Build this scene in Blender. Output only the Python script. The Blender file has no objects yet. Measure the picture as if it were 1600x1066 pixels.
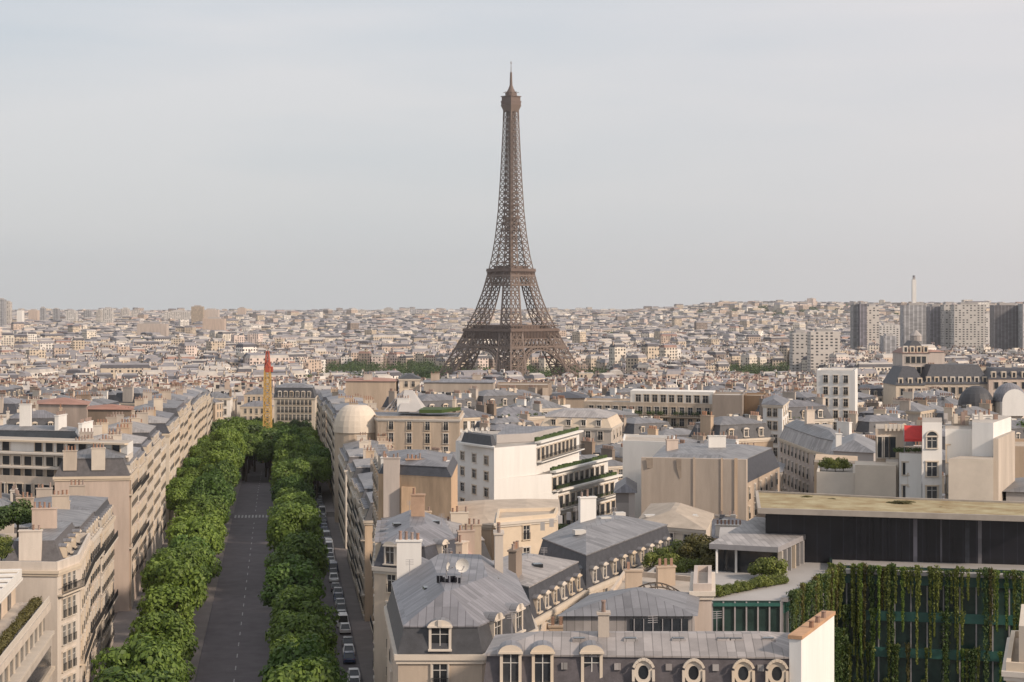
import bpy, math, random
import numpy as np
from mathutils import Vector, Matrix
R = random.Random(7)
scene = bpy.context.scene
COL = scene.collection
rad = math.radians
# ------------------------------------------------------------------ camera, world, sun, exposure
F = 2771.0; CZ = 52.0
cam_d = bpy.data.cameras.new('camera'); cam = bpy.data.objects.new('camera', cam_d); COL.objects.link(cam)
cam.location = (0, 0, CZ); cam.rotation_euler = (rad(90), 0, 0)
cam_d.sensor_width = 36; cam_d.lens = 36 * F / 1600; cam_d.shift_y = -53 / 1600
cam_d.clip_start = 1; cam_d.clip_end = 60000
scene.camera = cam
SUN_EL, SX, SY = rad(29), 0.84, -0.54       # direction towards the sun (behind right shoulder)
w = bpy.data.worlds.new('World'); scene.world = w; w.use_nodes = True
nt = w.node_tree; nt.nodes.clear()
N = nt.nodes.new; L = nt.links.new
out = N('ShaderNodeOutputWorld'); bg = N('ShaderNodeBackground'); bg.inputs[1].default_value = 0.1
sky = N('ShaderNodeTexSky'); sky.sky_type = 'NISHITA'; sky.sun_disc = False
sky.sun_elevation = SUN_EL; sky.sun_rotation = math.atan2(SX, SY); sky.air_density = 1.2; sky.dust_density = 2.0
tc = N('ShaderNodeTexCoord'); mp = N('ShaderNodeMapping'); mp.inputs['Scale'].default_value = (1.5, 1.5, 9)
nz = N('ShaderNodeTexNoise'); nz.inputs['Scale'].default_value = 1.3; nz.inputs['Detail'].default_value = 5; nz.inputs['Roughness'].default_value = .5
L(tc.outputs['Generated'], mp.inputs[0]); L(mp.outputs[0], nz.inputs[0])
rp = N('ShaderNodeValToRGB'); e = rp.color_ramp.elements
e[0].position = .40; e[0].color = (6.4, 6.9, 7.5, 1); e[1].position = .60; e[1].color = (8.0, 7.9, 8.1, 1)
L(nz.outputs[0], rp.inputs[0])
sp = N('ShaderNodeSeparateXYZ'); L(tc.outputs['Generated'], sp.inputs[0])
r2 = N('ShaderNodeMapRange'); r2.inputs[1].default_value = 0.0; r2.inputs[2].default_value = .18; L(sp.outputs[2], r2.inputs[0])
hz = N('ShaderNodeMixRGB'); hz.inputs[1].default_value = (6.5, 6.7, 6.85, 1); L(r2.outputs[0], hz.inputs[0]); L(rp.outputs[0], hz.inputs[2])
r3 = N('ShaderNodeMapRange'); r3.inputs[1].default_value = -.05; r3.inputs[2].default_value = .32; r3.inputs[4].default_value = .45; L(sp.outputs[0], r3.inputs[0])
wm = N('ShaderNodeMixRGB'); wm.inputs[2].default_value = (8.6, 7.9, 7.9, 1); L(r3.outputs[0], wm.inputs[0]); L(hz.outputs[0], wm.inputs[1])
mx = N('ShaderNodeMixRGB'); mx.inputs[0].default_value = .9; L(sky.outputs[0], mx.inputs[1]); L(wm.outputs[0], mx.inputs[2])
L(mx.outputs[0], bg.inputs[0]); L(bg.outputs[0], out.inputs[0])
sd = bpy.data.lights.new('sun', 'SUN'); sd.energy = 4.3; sd.angle = rad(5); sd.color = (1, .82, .65)
sun = bpy.data.objects.new('sun', sd); COL.objects.link(sun)
ch = math.cos(SUN_EL); hn = math.hypot(SX, SY)
sun.rotation_euler = Vector((SX / hn * ch, SY / hn * ch, math.sin(SUN_EL))).to_track_quat('Z', 'Y').to_euler()
scene.view_settings.view_transform = 'Standard'; scene.view_settings.look = 'None'
scene.view_settings.exposure = 0; scene.view_settings.gamma = 1

# ------------------------------------------------------------------ materials
def mat(name, col, rough=.8, var=.15, scale=.35, tint=.0, metal=0, seams=None, windows=None, col2=None, bump=.0, streak=False):
    m = bpy.data.materials.new(name); m.use_nodes = True; t = m.node_tree; n = t.nodes.new; l = t.links.new
    b = t.nodes['Principled BSDF']; b.inputs['Roughness'].default_value = rough; b.inputs['Metallic'].default_value = metal
    uv = n('ShaderNodeTexCoord')
    no = n('ShaderNodeTexNoise'); no.inputs['Scale'].default_value = scale; no.inputs['Detail'].default_value = 6; no.inputs['Roughness'].default_value = .65
    if streak:
        mp = n('ShaderNodeMapping'); mp.inputs['Scale'].default_value = (1, .18, 1); l(uv.outputs['UV'], mp.inputs[0]); l(mp.outputs[0], no.inputs[0])
    else: l(uv.outputs['UV'], no.inputs[0])
    c1 = tuple(c * (1 - var) for c in col); c2 = tuple(min(1, c * (1 + var)) for c in (col2 or col))
    r = n('ShaderNodeValToRGB'); r.color_ramp.elements[0].position = .3; r.color_ramp.elements[1].position = .7
    r.color_ramp.elements[0].color = (*c1, 1); r.color_ramp.elements[1].color = (*c2, 1); l(no.outputs[0], r.inputs[0])
    cur = r.outputs[0]
    if streak:
        n3 = n('ShaderNodeTexNoise'); n3.inputs['Scale'].default_value = .45; n3.inputs['Detail'].default_value = 8; n3.inputs['Roughness'].default_value = .7; m3 = n('ShaderNodeMapping'); m3.inputs['Scale'].default_value = (1, .1, 1)
        l(uv.outputs['UV'], m3.inputs[0]); l(m3.outputs[0], n3.inputs[0]); q3 = n('ShaderNodeMapRange'); q3.inputs[1].default_value = .35; q3.inputs[2].default_value = .6; q3.inputs[3].default_value = .94 if name == 'white_render' else .87; q3.inputs[4].default_value = 1.04; l(n3.outputs[0], q3.inputs[0])
        k3 = n('ShaderNodeMixRGB'); k3.blend_type = 'MULTIPLY'; k3.inputs[0].default_value = 1; l(cur, k3.inputs[1]); l(q3.outputs[0], k3.inputs[2]); cur = k3.outputs[0]
    if tint:
        oi = n('ShaderNodeObjectInfo'); h = n('ShaderNodeHueSaturation'); mr = n('ShaderNodeMapRange')
        mr.inputs[3].default_value = 1 - tint; mr.inputs[4].default_value = 1 + tint; l(oi.outputs['Random'], mr.inputs[0]); l(mr.outputs[0], h.inputs['Value'])
        m2 = n('ShaderNodeMath'); m2.operation = 'MULTIPLY'; m2.inputs[1].default_value = 7.31; l(oi.outputs['Random'], m2.inputs[0])
        f2 = n('ShaderNodeMath'); f2.operation = 'FRACT'; l(m2.outputs[0], f2.inputs[0])
        ms = n('ShaderNodeMapRange'); ms.inputs[3].default_value = .6; ms.inputs[4].default_value = 1.3; l(f2.outputs[0], ms.inputs[0]); l(ms.outputs[0], h.inputs['Saturation'])
        l(cur, h.inputs['Color']); cur = h.outputs[0]
    se = n('ShaderNodeSeparateXYZ'); l(uv.outputs['UV'], se.inputs[0])
    def math_(op, a, bb):
        q = n('ShaderNodeMath'); q.operation = op
        for i, v in ((0, a), (1, bb)):
            if v is None: continue
            if isinstance(v, (int, float)): q.inputs[i].default_value = v
            else: l(v, q.inputs[i])
        return q.outputs[0]
    if seams:
        p, wd, f = seams
        fr = math_('FRACT', math_('DIVIDE', se.outputs[0], p), None); s = math_('LESS_THAN', fr, wd)
        q = n('ShaderNodeMixRGB'); q.blend_type = 'MULTIPLY'; q.inputs[2].default_value = (f, f, f, 1); l(s, q.inputs[0]); l(cur, q.inputs[1]); cur = q.outputs[0]
        # sheet to sheet tone changes
        fl = math_('FLOOR', math_('DIVIDE', se.outputs[0], p), None); wn = n('ShaderNodeTexWhiteNoise'); wn.noise_dimensions = '2D'
        cb = n('ShaderNodeCombineXYZ'); l(fl, cb.inputs[0]); l(math_('FLOOR', math_('DIVIDE', se.outputs[1], 2.1), None), cb.inputs[1]); l(cb.outputs[0], wn.inputs[0])
        q = n('ShaderNodeMapRange'); q.inputs[3].default_value = .74; q.inputs[4].default_value = 1.14; l(wn.outputs[0], q.inputs[0])
        k = n('ShaderNodeMixRGB'); k.blend_type = 'MULTIPLY'; k.inputs[0].default_value = 1; l(cur, k.inputs[1]); l(q.outputs[0], k.inputs[2]); cur = k.outputs[0]
    if windows:
        pu, pv, wu, wv = windows
        a = math_('FRACT', math_('DIVIDE', se.outputs[0], pu), None); bb = math_('FRACT', math_('DIVIDE', se.outputs[1], pv), None)
        s = math_('MULTIPLY', math_('LESS_THAN', a, wu), math_('LESS_THAN', bb, wv))
        wn = n('ShaderNodeTexWhiteNoise'); wn.noise_dimensions = '2D'; cb = n('ShaderNodeCombineXYZ')
        l(math_('FLOOR', math_('DIVIDE', se.outputs[0], pu), None), cb.inputs[0]); l(math_('FLOOR', math_('DIVIDE', se.outputs[1], pv), None), cb.inputs[1]); l(cb.outputs[0], wn.inputs[0])
        s = math_('MULTIPLY', s, math_('LESS_THAN', wn.outputs[0], .8))
        ge = n('ShaderNodeNewGeometry'); sg = n('ShaderNodeSeparateXYZ'); l(ge.outputs['Normal'], sg.inputs[0])
        s = math_('MULTIPLY', s, math_('LESS_THAN', math_('ABSOLUTE', sg.outputs[2], None), .5))
        q = n('ShaderNodeMixRGB'); q.inputs[2].default_value = (.045, .045, .05, 1); l(s, q.inputs[0]); l(cur, q.inputs[1]); cur = q.outputs[0]
    l(cur, b.inputs['Base Color'])
    if bump:
        bu = n('ShaderNodeBump'); bu.inputs['Strength'].default_value = bump; bu.inputs['Distance'].default_value = .05
        nb = n('ShaderNodeTexNoise'); nb.inputs['Scale'].default_value = scale * 14; l(uv.outputs['UV'], nb.inputs[0]); l(nb.outputs[0], bu.inputs['Height']); l(bu.outputs[0], b.inputs['Normal'])
    return m
M = {}
M['stone'] = mat('limestone', (.50, .41, .325), .85, .16, .3, tint=.13, streak=True, bump=.2)
M['stonew'] = mat('limestone_with_windows', (.48, .40, .32), .85, .14, .3, tint=.25, windows=(2.7, 3.1, .38, .6))
M['trim'] = mat('carved_limestone', (.54, .47, .39), .85, .08, .5, tint=.08)
M['white'] = mat('white_render', (.68, .66, .63), .8, .06, .25, tint=.05, streak=True)
M['tan'] = mat('tan_party_wall', (.43, .35, .28), .9, .12, .3, tint=.1, streak=True, bump=.2)
M['tanb'] = mat('brown_party_wall', (.24, .18, .135), .9, .2, .12, tint=.12, streak=True)
M['ochre'] = mat('ochre_render', (.48, .34, .225), .9, .25, .5, streak=True)
M['brick'] = mat('orange_brick', (.40, .27, .19), .9, .22, .5, tint=.1, bump=.3)
M['pink'] = mat('pinkish_render', (.47, .385, .33), .85, .15, .3, tint=.1, streak=True)
M['zinc'] = mat('zinc_sheet', (.185, .183, .197), .5, .25, .25, tint=.15, seams=(.62, .1, .55), metal=.15)
M['zincp'] = mat('pale_weathered_zinc', (.30, .28, .275), .6, .2, .3, tint=.12, seams=(.62, .1, .6))
M['slate'] = mat('dark_slate', (.05, .052, .062), .6, .3, 1.2, tint=.2, bump=.3)
M['slateb'] = mat('brown_grey_slate', (.085, .078, .084), .7, .3, 1.2, tint=.2, bump=.3)
M['pot'] = mat('terracotta', (.27, .175, .135), .85, .2, 1, tint=.2)
M['glass'] = mat('dark_window_glass', (.03, .034, .04), .12, .3, .6, tint=.3)
M['frame'] = mat('painted_window_frame', (.5, .485, .46), .6, .05, 1)
M['iron'] = mat('black_ironwork', (.03, .03, .032), .5, .2, 1)
M['gravel'] = mat('moss_grown_gravel_roof', (.30, .19, .07), .95, .35, .3, col2=(.30, .27, .17), bump=.4)
M['felt'] = mat('beige_flat_roof', (.38, .33, .28), .95, .2, .3, tint=.1, bump=.2)
M['asphalt'] = mat('asphalt', (.115, .103, .112), .9, .22, .3, bump=.2)
M['pave'] = mat('pavement_stone', (.17, .15, .145), .9, .15, .3)
M['paint'] = mat('road_paint', (.34, .33, .33), .7, .35, 1.5)
M['ground'] = mat('city_ground', (.10, .09, .085), .95, .3, .01)
M['tower'] = mat('brown_painted_iron', (.155, .115, .095), .6, .15, .05)
M['towerd'] = mat('darker_brown_iron', (.12, .083, .068), .6, .15, .05)
M['black'] = mat('black_metal_panels', (.012, .012, .018), .3, .4, .2, seams=(1.4, .05, 2.5))
M['ggl'] = mat('dark_green_glass', (.018, .055, .048), .12, .5, .25, tint=.2)
M['ggp'] = mat('sea_green_glass_band', (.03, .105, .09), .25, .3, .3)
M['steel'] = mat('grey_steel', (.28, .27, .28), .5, .1, 1)
M['red'] = mat('red_canvas', (.48, .035, .03), .8, .15, 1)
M['orange'] = mat('orange_crane_paint', (.50, .32, .10), .6, .15, .4)
M['redc'] = mat('red_crane_paint', (.36, .07, .04), .6, .1, .4)
M['bark'] = mat('bark', (.09, .07, .055), .95, .3, 2)
M['conc'] = mat('grey_concrete', (.36, .34, .33), .9, .12, .1, tint=.15)
M['hrw'] = mat('high_rise_pale', (.50, .47, .44), .8, .08, .05, tint=.15, windows=(5, 3.2, .5, .5))
M['hrd'] = mat('high_rise_dark', (.11, .105, .12), .5, .2, .05, tint=.3, seams=(4.5, .25, 1.8))
M['hrg'] = mat('high_rise_grey', (.24, .24, .25), .7, .2, .05, tint=.3, seams=(6, .3, 1.7))
M['rtile'] = mat('red_brown_roof', (.30, .15, .11), .9, .2, .2, tint=.25)
M['hill'] = mat('wooded_hill', (.07, .085, .06), .95, .4, .004)
M['rubber'] = mat('tyre_rubber', (.02, .02, .02), .9, .1, 2)
M['chrome'] = mat('alloy_rim', (.4, .4, .42), .3, .05, 2, metal=.8)
M['lamp'] = mat('lamp_lens', (.6, .6, .6), .2, .05, 2)
M['lampr'] = mat('tail_lamp_lens', (.35, .02, .02), .2, .05, 2)
M['stain'] = mat('soot_stained_render', (.24, .20, .165), .95, .25, .6)
def leafmat(name, a, b_, tr=.35):
    m = bpy.data.materials.new(name); m.use_nodes = True; t = m.node_tree; n = t.nodes.new; l = t.links.new
    b = t.nodes['Principled BSDF']; b.inputs['Roughness'].default_value = .6
    ge = n('ShaderNodeNewGeometry'); oi = n('ShaderNodeObjectInfo')
    ad = n('ShaderNodeMath'); ad.operation = 'MULTIPLY_ADD'; ad.inputs[1].default_value = .55; l(ge.outputs['Random Per Island'], ad.inputs[0])
    sc = n('ShaderNodeMath'); sc.operation = 'MULTIPLY'; sc.inputs[1].default_value = .45; l(oi.outputs['Random'], sc.inputs[0]); l(sc.outputs[0], ad.inputs[2])
    r = n('ShaderNodeValToRGB'); r.color_ramp.elements[0].color = (*a, 1); r.color_ramp.elements[1].color = (*b_, 1); l(ad.outputs[0], r.inputs[0])
    l(r.outputs[0], b.inputs['Base Color'])
    tl = n('ShaderNodeBsdfTranslucent'); l(r.outputs[0], tl.inputs[0]); ms = n('ShaderNodeMixShader'); ms.inputs[0].default_value = tr
    l(b.outputs[0], ms.inputs[1]); l(tl.outputs[0], ms.inputs[2]); l(ms.outputs[0], t.nodes['Material Output'].inputs[0])
    return m
M['leaf'] = leafmat('plane_tree_leaves', (.03, .07, .012), (.23, .33, .055))
M['leafm'] = leafmat('fresh_plane_leaves', (.05, .095, .012), (.22, .31, .05))
M['leafk'] = leafmat('deep_green_plane_leaves', (.025, .06, .012), (.13, .23, .04))
M['leafd'] = leafmat('dark_leaves', (.028, .055, .014), (.08, .13, .025), .25)
M['leafy'] = leafmat('yellow_green_leaves', (.06, .09, .018), (.22, .25, .05))
M['leafo'] = leafmat('olive_leaves', (.07, .07, .02), (.16, .14, .04))
for i, c in enumerate([(.62, .62, .63), (.03, .03, .035), (.12, .12, .13), (.30, .31, .33), (.05, .07, .14), (.22, .03, .03)]):
    M['car%d' % i] = mat('car_paint_' + ['white', 'black', 'charcoal', 'silver', 'blue', 'red'][i], c, .25, .03, 1)

# ------------------------------------------------------------------ helpers
def px(p, Y): return (p - 800) / F * Y
def pz(q, Y): return CZ - (q - 480) / F * Y
def q(p, Y): return (px(p, Y), Y)
def g(Y, X=0):
    if Y < 500: z = 0
    elif Y < 1300: z = -27 * (Y - 500) / 800
    elif Y < 2600: z = -27
    elif Y < 6500: z = -27 + 30 * (Y - 2600) / 3900
    else: z = 3 + 3 * min(1, (Y - 6500) / 2500)
    return z
def hillz(X, Y):
    if Y < 3800: return 0
    t = X / Y
    a = max(0, min(1, (t - .065) / .06)); b = max(0, min(1, (Y - 3800) / 3500))
    return 41 * a * b * b * (3 - 2 * b) + 5 * math.sin(X * .0017 + 1) * b * .6
AD = Vector((-.13, 1)).normalized(); AN = Vector((AD.y, -AD.x)); A0 = Vector((-6.6, 0))
def av(Y, o):
    """point beside the avenue axis: at depth Y, o metres to the right of the axis"""
    p = A0 + AD * (Y / AD.y) + AN * o
    return (p.x, p.y)
class MB:
    def __init__(s): s.v = []; s.f = []; s.m = []
    def face(s, pts, m=0):
        i = len(s.v); s.v += [tuple(p) for p in pts]; s.f.append(tuple(range(i, i + len(pts)))); s.m.append(m)
    def mesh(s, vs, fs, m=0):
        i = len(s.v); s.v += [tuple(p) for p in vs]
        for f in fs: s.f.append(tuple(a + i for a in f)); s.m.append(m)
    def prism(s, pts, z0, z1, m=0, top=None, bottom=True):
        n = len(pts); vs = [(p[0], p[1], z0) for p in pts] + [(p[0], p[1], z1) for p in pts]
        s.mesh(vs, [(i, (i + 1) % n, n + (i + 1) % n, n + i) for i in range(n)] + ([tuple(range(n - 1, -1, -1))] if bottom else []), m)
        s.face([(p[0], p[1], z1) for p in pts], m if top is None else top)
    def frustum(s, a, za, b, zb, m=0, cap=None):
        n = len(a); vs = [(p[0], p[1], za) for p in a] + [(p[0], p[1], zb) for p in b]
        s.mesh(vs, [(i, (i + 1) % n, n + (i + 1) % n, n + i) for i in range(n)], m)
        if cap is not None: s.face([(p[0], p[1], zb) for p in b], cap)
    def box(s, c, d, rz=0, m=0):
        hx, hy, hz = d[0] / 2, d[1] / 2, d[2] / 2; co, si = math.cos(rz), math.sin(rz)
        P = [(c[0] + x * co - y * si, c[1] + x * si + y * co) for x, y in ((-hx, -hy), (hx, -hy), (hx, hy), (-hx, hy))]
        s.prism(P, c[2] - hz, c[2] + hz, m)
    def bar(s, a, b, t, m=0, t2=None):
        a = Vector(a); b = Vector(b); d = b - a
        if d.length < 1e-6: return
        d.normalize(); u = d.cross(Vector((0, 0, 1)))
        if u.length < .05: u = Vector((1, 0, 0))
        u.normalize(); w_ = d.cross(u); t2 = t if t2 is None else t2
        vs = []
        for p, tt in ((a, t / 2), (b, t2 / 2)):
            vs += [p - u * tt - w_ * tt, p + u * tt - w_ * tt, p + u * tt + w_ * tt, p - u * tt + w_ * tt]
        s.mesh(vs, [(3, 2, 1, 0), (4, 5, 6, 7), (0, 1, 5, 4), (1, 2, 6, 5), (2, 3, 7, 6), (3, 0, 4, 7)], m)
    def cyl(s, c, r, h, n=10, m=0, r2=None):
        r2 = r if r2 is None else r2
        a = [(c[0] + r * math.cos(2 * math.pi * i / n), c[1] + r * math.sin(2 * math.pi * i / n)) for i in range(n)]
        b = [(c[0] + r2 * math.cos(2 * math.pi * i / n), c[1] + r2 * math.sin(2 * math.pi * i / n)) for i in range(n)]
        s.frustum(a, c[2], b, c[2] + h, m, m)
    def data(s, name, mats, off=(0, 0, 0)):
        me = bpy.data.meshes.new(name)
        V = np.array(s.v, float).reshape(-1, 3) - np.array(off)
        me.from_pydata(V.tolist(), [], s.f)
        for m in mats: me.materials.append(M[m] if isinstance(m, str) else m)
        me.polygons.foreach_set('material_index', s.m)
        me.update()
        autouv(me)
        return me
    def build(s, name, mats, parent=None, **k):
        mats = mats if isinstance(mats, (list, tuple)) else [mats]
        off = k.get('origin') or (W(parent) if parent else (0, 0, 0))
        o = bpy.data.objects.new(name, s.data(name, mats, off)); COL.objects.link(o)
        if parent: o.parent = parent
        else: o.location = off
        return o
def W(o):
    v = Vector((0, 0, 0))
    while o: v += o.location; o = o.parent
    return v
def autouv(me):
    nl = len(me.loops); uvl = me.uv_layers.new(name='UVMap')
    vi = np.empty(nl, int); me.loops.foreach_get('vertex_index', vi)
    co = np.empty(len(me.vertices) * 3); me.vertices.foreach_get('co', co); co = co.reshape(-1, 3)
    nn = np.empty(len(me.polygons) * 3); me.polygons.foreach_get('normal', nn); nn = nn.reshape(-1, 3)
    lt = np.empty(len(me.polygons), int); me.polygons.foreach_get('loop_total', lt)
    n = np.repeat(nn, lt, axis=0); p = co[vi]
    u = np.stack([-n[:, 1], n[:, 0], np.zeros(nl)], 1); ln = np.linalg.norm(u, axis=1)
    flat = ln < .15; u[flat] = (1, 0, 0); ln[flat] = 1; u /= ln[:, None]
    v = np.cross(n, u)
    UV = np.stack([(p * u).sum(1), (p * v).sum(1)], 1)
    uvl.data.foreach_set('uv', UV.astype('f').ravel())
def tag(o, label=None, cat=None, group=None, kind=None):
    if label: o['label'] = label
    if cat: o['category'] = cat
    if group: o['group'] = group
    if kind: o['kind'] = kind
    return o
def empty(name, loc, label, cat, group=None):
    o = bpy.data.objects.new(name, None); COL.objects.link(o); o.location = loc; o.empty_display_size = .5
    return tag(o, label, cat, group)
def inst(name, me, parent, wloc, rz=0, scale=None):
    o = bpy.data.objects.new(name, me); COL.objects.link(o)
    if parent: o.parent = parent; o.location = Vector(wloc) - W(parent)
    else: o.location = wloc
    o.rotation_euler = (0, 0, rz)
    if scale: o.scale = scale
    return o
KIDS = {}
def index_children():
    KIDS.clear()
    for o in bpy.data.objects:
        if o.parent: KIDS.setdefault(o.parent.name, []).append(o)
def copy_tree(o, parent=None):
    c = o.copy(); COL.objects.link(c)
    c.parent = parent
    for k in KIDS.get(o.name, ()): copy_tree(k, c)
    return c
def offs(pts, d):
    """offset a convex ccw polygon inwards by d"""
    n = len(pts); ls = []
    for i in range(n):
        a = Vector(pts[i]); b = Vector(pts[(i + 1) % n]); t = (b - a).normalized(); nn = Vector((-t.y, t.x))
        ls.append((a + nn * d, t))
    r = []
    for i in range(n):
        p, t = ls[i - 1]; p2, t2 = ls[i]; den = t.x * t2.y - t.y * t2.x
        if abs(den) < 1e-4: r.append((p2.x, p2.y)); continue
        k = ((p2.x - p.x) * t2.y - (p2.y - p.y) * t2.x) / den
        r.append((p.x + t.x * k, p.y + t.y * k))
    return r
def safe(pts, d):
    while d > .15:
        o = offs(pts, d); ok = True
        for i in range(len(pts)):
            a = Vector(pts[(i + 1) % len(pts)]) - Vector(pts[i]); b_ = Vector(o[(i + 1) % len(pts)]) - Vector(o[i])
            if a.dot(b_) <= .02 * a.length: ok = False
        if ok: return d
        d *= .93
    return d
def width_of(pts):
    n = len(pts); best = 1e9
    for i in range(n):
        a = Vector(pts[i]); t = (Vector(pts[(i + 1) % n]) - a).normalized(); nn = Vector((-t.y, t.x))
        best = min(best, max((Vector(p) - a).dot(nn) for p in pts))
    return best
def centroid(pts): return (sum(p[0] for p in pts) / len(pts), sum(p[1] for p in pts) / len(pts))
OCC = []          # occupied footprints
# shared small meshes (local: x along the wall, -y outwards, z up, origin at bottom centre on the wall)
CACHE = {}
def winmesh(wd, ht, style):
    k = ('win', round(wd, 2), round(ht, 2), style)
    if k in CACHE: return CACHE[k]
    f = MB(); s = .13
    f.box((-wd / 2 - s / 2, -.06, ht / 2), (s, .16, ht)); f.box((wd / 2 + s / 2, -.06, ht / 2), (s, .16, ht))
    f.box((0, -.08, ht + .09), (wd + 2 * s + .12, .22, .18)); f.box((0, -.10, -.06), (wd + 2 * s + .1, .26, .12))
    if style != 'plain':
        f.box((0, -.045, ht / 2), (.07, .05, ht), m=1); f.box((0, -.045, ht * .68), (wd, .05, .06), m=1)
        f.box((-wd / 2 + .035, -.045, ht / 2), (.07, .05, ht), m=1); f.box((wd / 2 - .035, -.045, ht / 2), (.07, .05, ht), m=1)
    if style == 'rail':
        f.box((0, -.22, .9), (wd + .1, .04, .05), m=2)
        for i in range(7): f.box((-wd / 2 + wd * i / 6, -.22, .45), (.03, .03, .9), m=2)
    p = MB(); p.face([(-wd / 2, -.03, 0), (wd / 2, -.03, 0), (wd / 2, -.03, ht), (-wd / 2, -.03, ht)])
    fm = f.data('window', ['trim', 'frame', 'iron']); pm = p.data('pane', ['glass'])
    a = MB(); a.v = f.v + p.v; n = len(f.v); a.f = f.f + [tuple(i + n for i in x) for x in p.f]; a.m = f.m + [3]
    am = a.data('window', ['trim', 'frame', 'iron', 'glass'])
    CACHE[k] = (fm, pm, am); return CACHE[k]
def put_window(root, x, y, z, a, wd, ht, style='rail', fine=True):
    fm, pm, am = winmesh(wd, ht, style)
    if fine:
        o = inst('window', fm, root, (x, y, z), a); c = bpy.data.objects.new('pane', pm); COL.objects.link(c); c.parent = o
    else: inst('window', am, root, (x, y, z), a)
def dormermesh(kind):
    k = ('dorm', kind)
    if k in CACHE: return CACHE[k]
    f = MB()
    if kind == 'round':      # oval bull's-eye window in a scrolled frame
        n = 18; R0 = [(.42 * math.cos(t), 1.0 + .58 * math.sin(t)) for t in [2 * math.pi * i / n for i in range(n)]]
        R1 = [(.72 * math.cos(t), 1.0 + .92 * math.sin(t)) for t in [2 * math.pi * i / n for i in range(n)]]
        for i in range(n):
            j = (i + 1) % n
            f.face([(R0[i][0], -.5, R0[i][1]), (R0[j][0], -.5, R0[j][1]), (R1[j][0], -.5, R1[j][1]), (R1[i][0], -.5, R1[i][1])][::-1])
            f.face([(R1[i][0], -.5, R1[i][1]), (R1[j][0], -.5, R1[j][1]), (R1[j][0], .9, R1[j][1]), (R1[i][0], .9, R1[i][1])][::-1])
            f.face([(R0[i][0], -.5, R0[i][1]), (R0[j][0], -.5, R0[j][1]), (R0[j][0], -.35, R0[j][1]), (R0[i][0], -.35, R0[i][1])])
        for i in range(7):
            t0 = math.pi * (.12 + .76 * i / 7); t1 = math.pi * (.12 + .76 * (i + 1) / 7)
            f.bar((.86 * math.cos(t0), -.62, 1.05 + 1.04 * math.sin(t0)), (.86 * math.cos(t1), -.62, 1.05 + 1.04 * math.sin(t1)), .2)
        f.box((0, -.55, .02), (1.3, .4, .14)); f.box((-.8, -.45, .75), (.22, .3, .9)); f.box((.8, -.45, .75), (.22, .3, .9))
        p = MB(); p.face([(a, -.38, b) for a, b in R0])
    else:
        wd = {'tall': 1.05, 'twin': 1.35, 'small': .85}[kind]; ht = {'tall': 2.0, 'twin': 1.75, 'small': 1.35}[kind]
        s = .2
        f.box((-wd / 2 - s / 2, .2, ht / 2), (s, 1.4, ht)); f.box((wd / 2 + s / 2, .2, ht / 2), (s, 1.4, ht))
        n = 8; T = [((wd / 2 + s + .08) * math.cos(math.pi * i / n), ht + (.55 if kind != 'small' else .3) * math.sin(math.pi * i / n)) for i in range(n + 1)]
        f.mesh([(a, -.58, b) for a, b in T] + [(a, 1.2, b) for a, b in T], [(i, i + 1, n + 2 + i, n + 1 + i) for i in range(n)], 2)
        f.face([(a, -.58, b) for a, b in T][::-1]); f.box((0, -.62, ht + .02), (wd + 2 * s + .2, .16, .13)); f.box((0, -.6, -.05), (wd + .5, .3, .14))
        f.box((0, -.40, ht / 2), (.07, .05, ht), m=1); f.box((0, -.40, ht * .66), (wd, .05, .05), m=1)
        if kind == 'twin': f.box((0, -.68, ht + .3), (.3, .14, .5))
        p = MB(); p.face([(-wd / 2, -.37, 0), (wd / 2, -.37, 0), (wd / 2, -.37, ht), (-wd / 2, -.37, ht)])
    CACHE[k] = (f.data('dormer', ['trim', 'frame', 'zinc']), p.data('pane', ['glass'])); return CACHE[k]
def put_dormer(root, x, y, z, a, kind='tall'):
    fm, pm = dormermesh(kind)
    o = inst('dormer', fm, root, (x, y, z), a); c = bpy.data.objects.new('pane', pm); COL.objects.link(c); c.parent = o
def potmesh():
    if 'pot' not in CACHE:
        b = MB(); b.cyl((0, 0, 0), .15, .6, 8, r2=.12); b.cyl((0, 0, .55), .16, .08, 8); CACHE['pot'] = b.data('chimney_pot', ['pot'])
    return CACHE['pot']
def chimney(root, x, y, z0, z1, ln, rz, m='tan', fine=True, th=.75):
    b = MB(); b.box((x, y, (z0 + z1) / 2), (ln, th, z1 - z0), rz); b.box((x, y, z1 + .08), (ln + .2, th + .2, .16), rz)
    n = max(2, int(ln / .55)); P = []
    for i in range(n):
        if R.random() < .15: continue
        t = -ln / 2 + .3 + (ln - .6) * i / (n - 1); P.append((x + t * math.cos(rz), y + t * math.sin(rz)))
    if not fine:
        for p in P: b.box((p[0], p[1], z1 + .5), (.26, .26, .7), m=1)
    o = b.build('chimney', [m, 'pot'], root)
    if fine:
        for p in P:
            inst('chimney_pot', potmesh(), o, (p[0], p[1], z1 + .16), 0, (1, 1, .8 + .5 * R.random()))
    return o
def along(p0, p1):
    d = Vector(p1) - Vector(p0); return d.length, math.atan2(d.y, d.x), d.normalized()
def windows_on(root, p0, p1, rows, ncol, wd=1.15, ht=2.0, style='rail', fine=False, margin=1.1, skip=0):
    ln, a, d = along(p0, p1)
    for z in rows:
        for c in range(ncol):
            if skip and R.random() < skip: continue
            t = margin + (ln - 2 * margin) * ((c + .5) / ncol)
            x = p0[0] + d.x * t; y = p0[1] + d.y * t
            put_window(root, x, y, z, a, wd, ht, style, fine)
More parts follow.
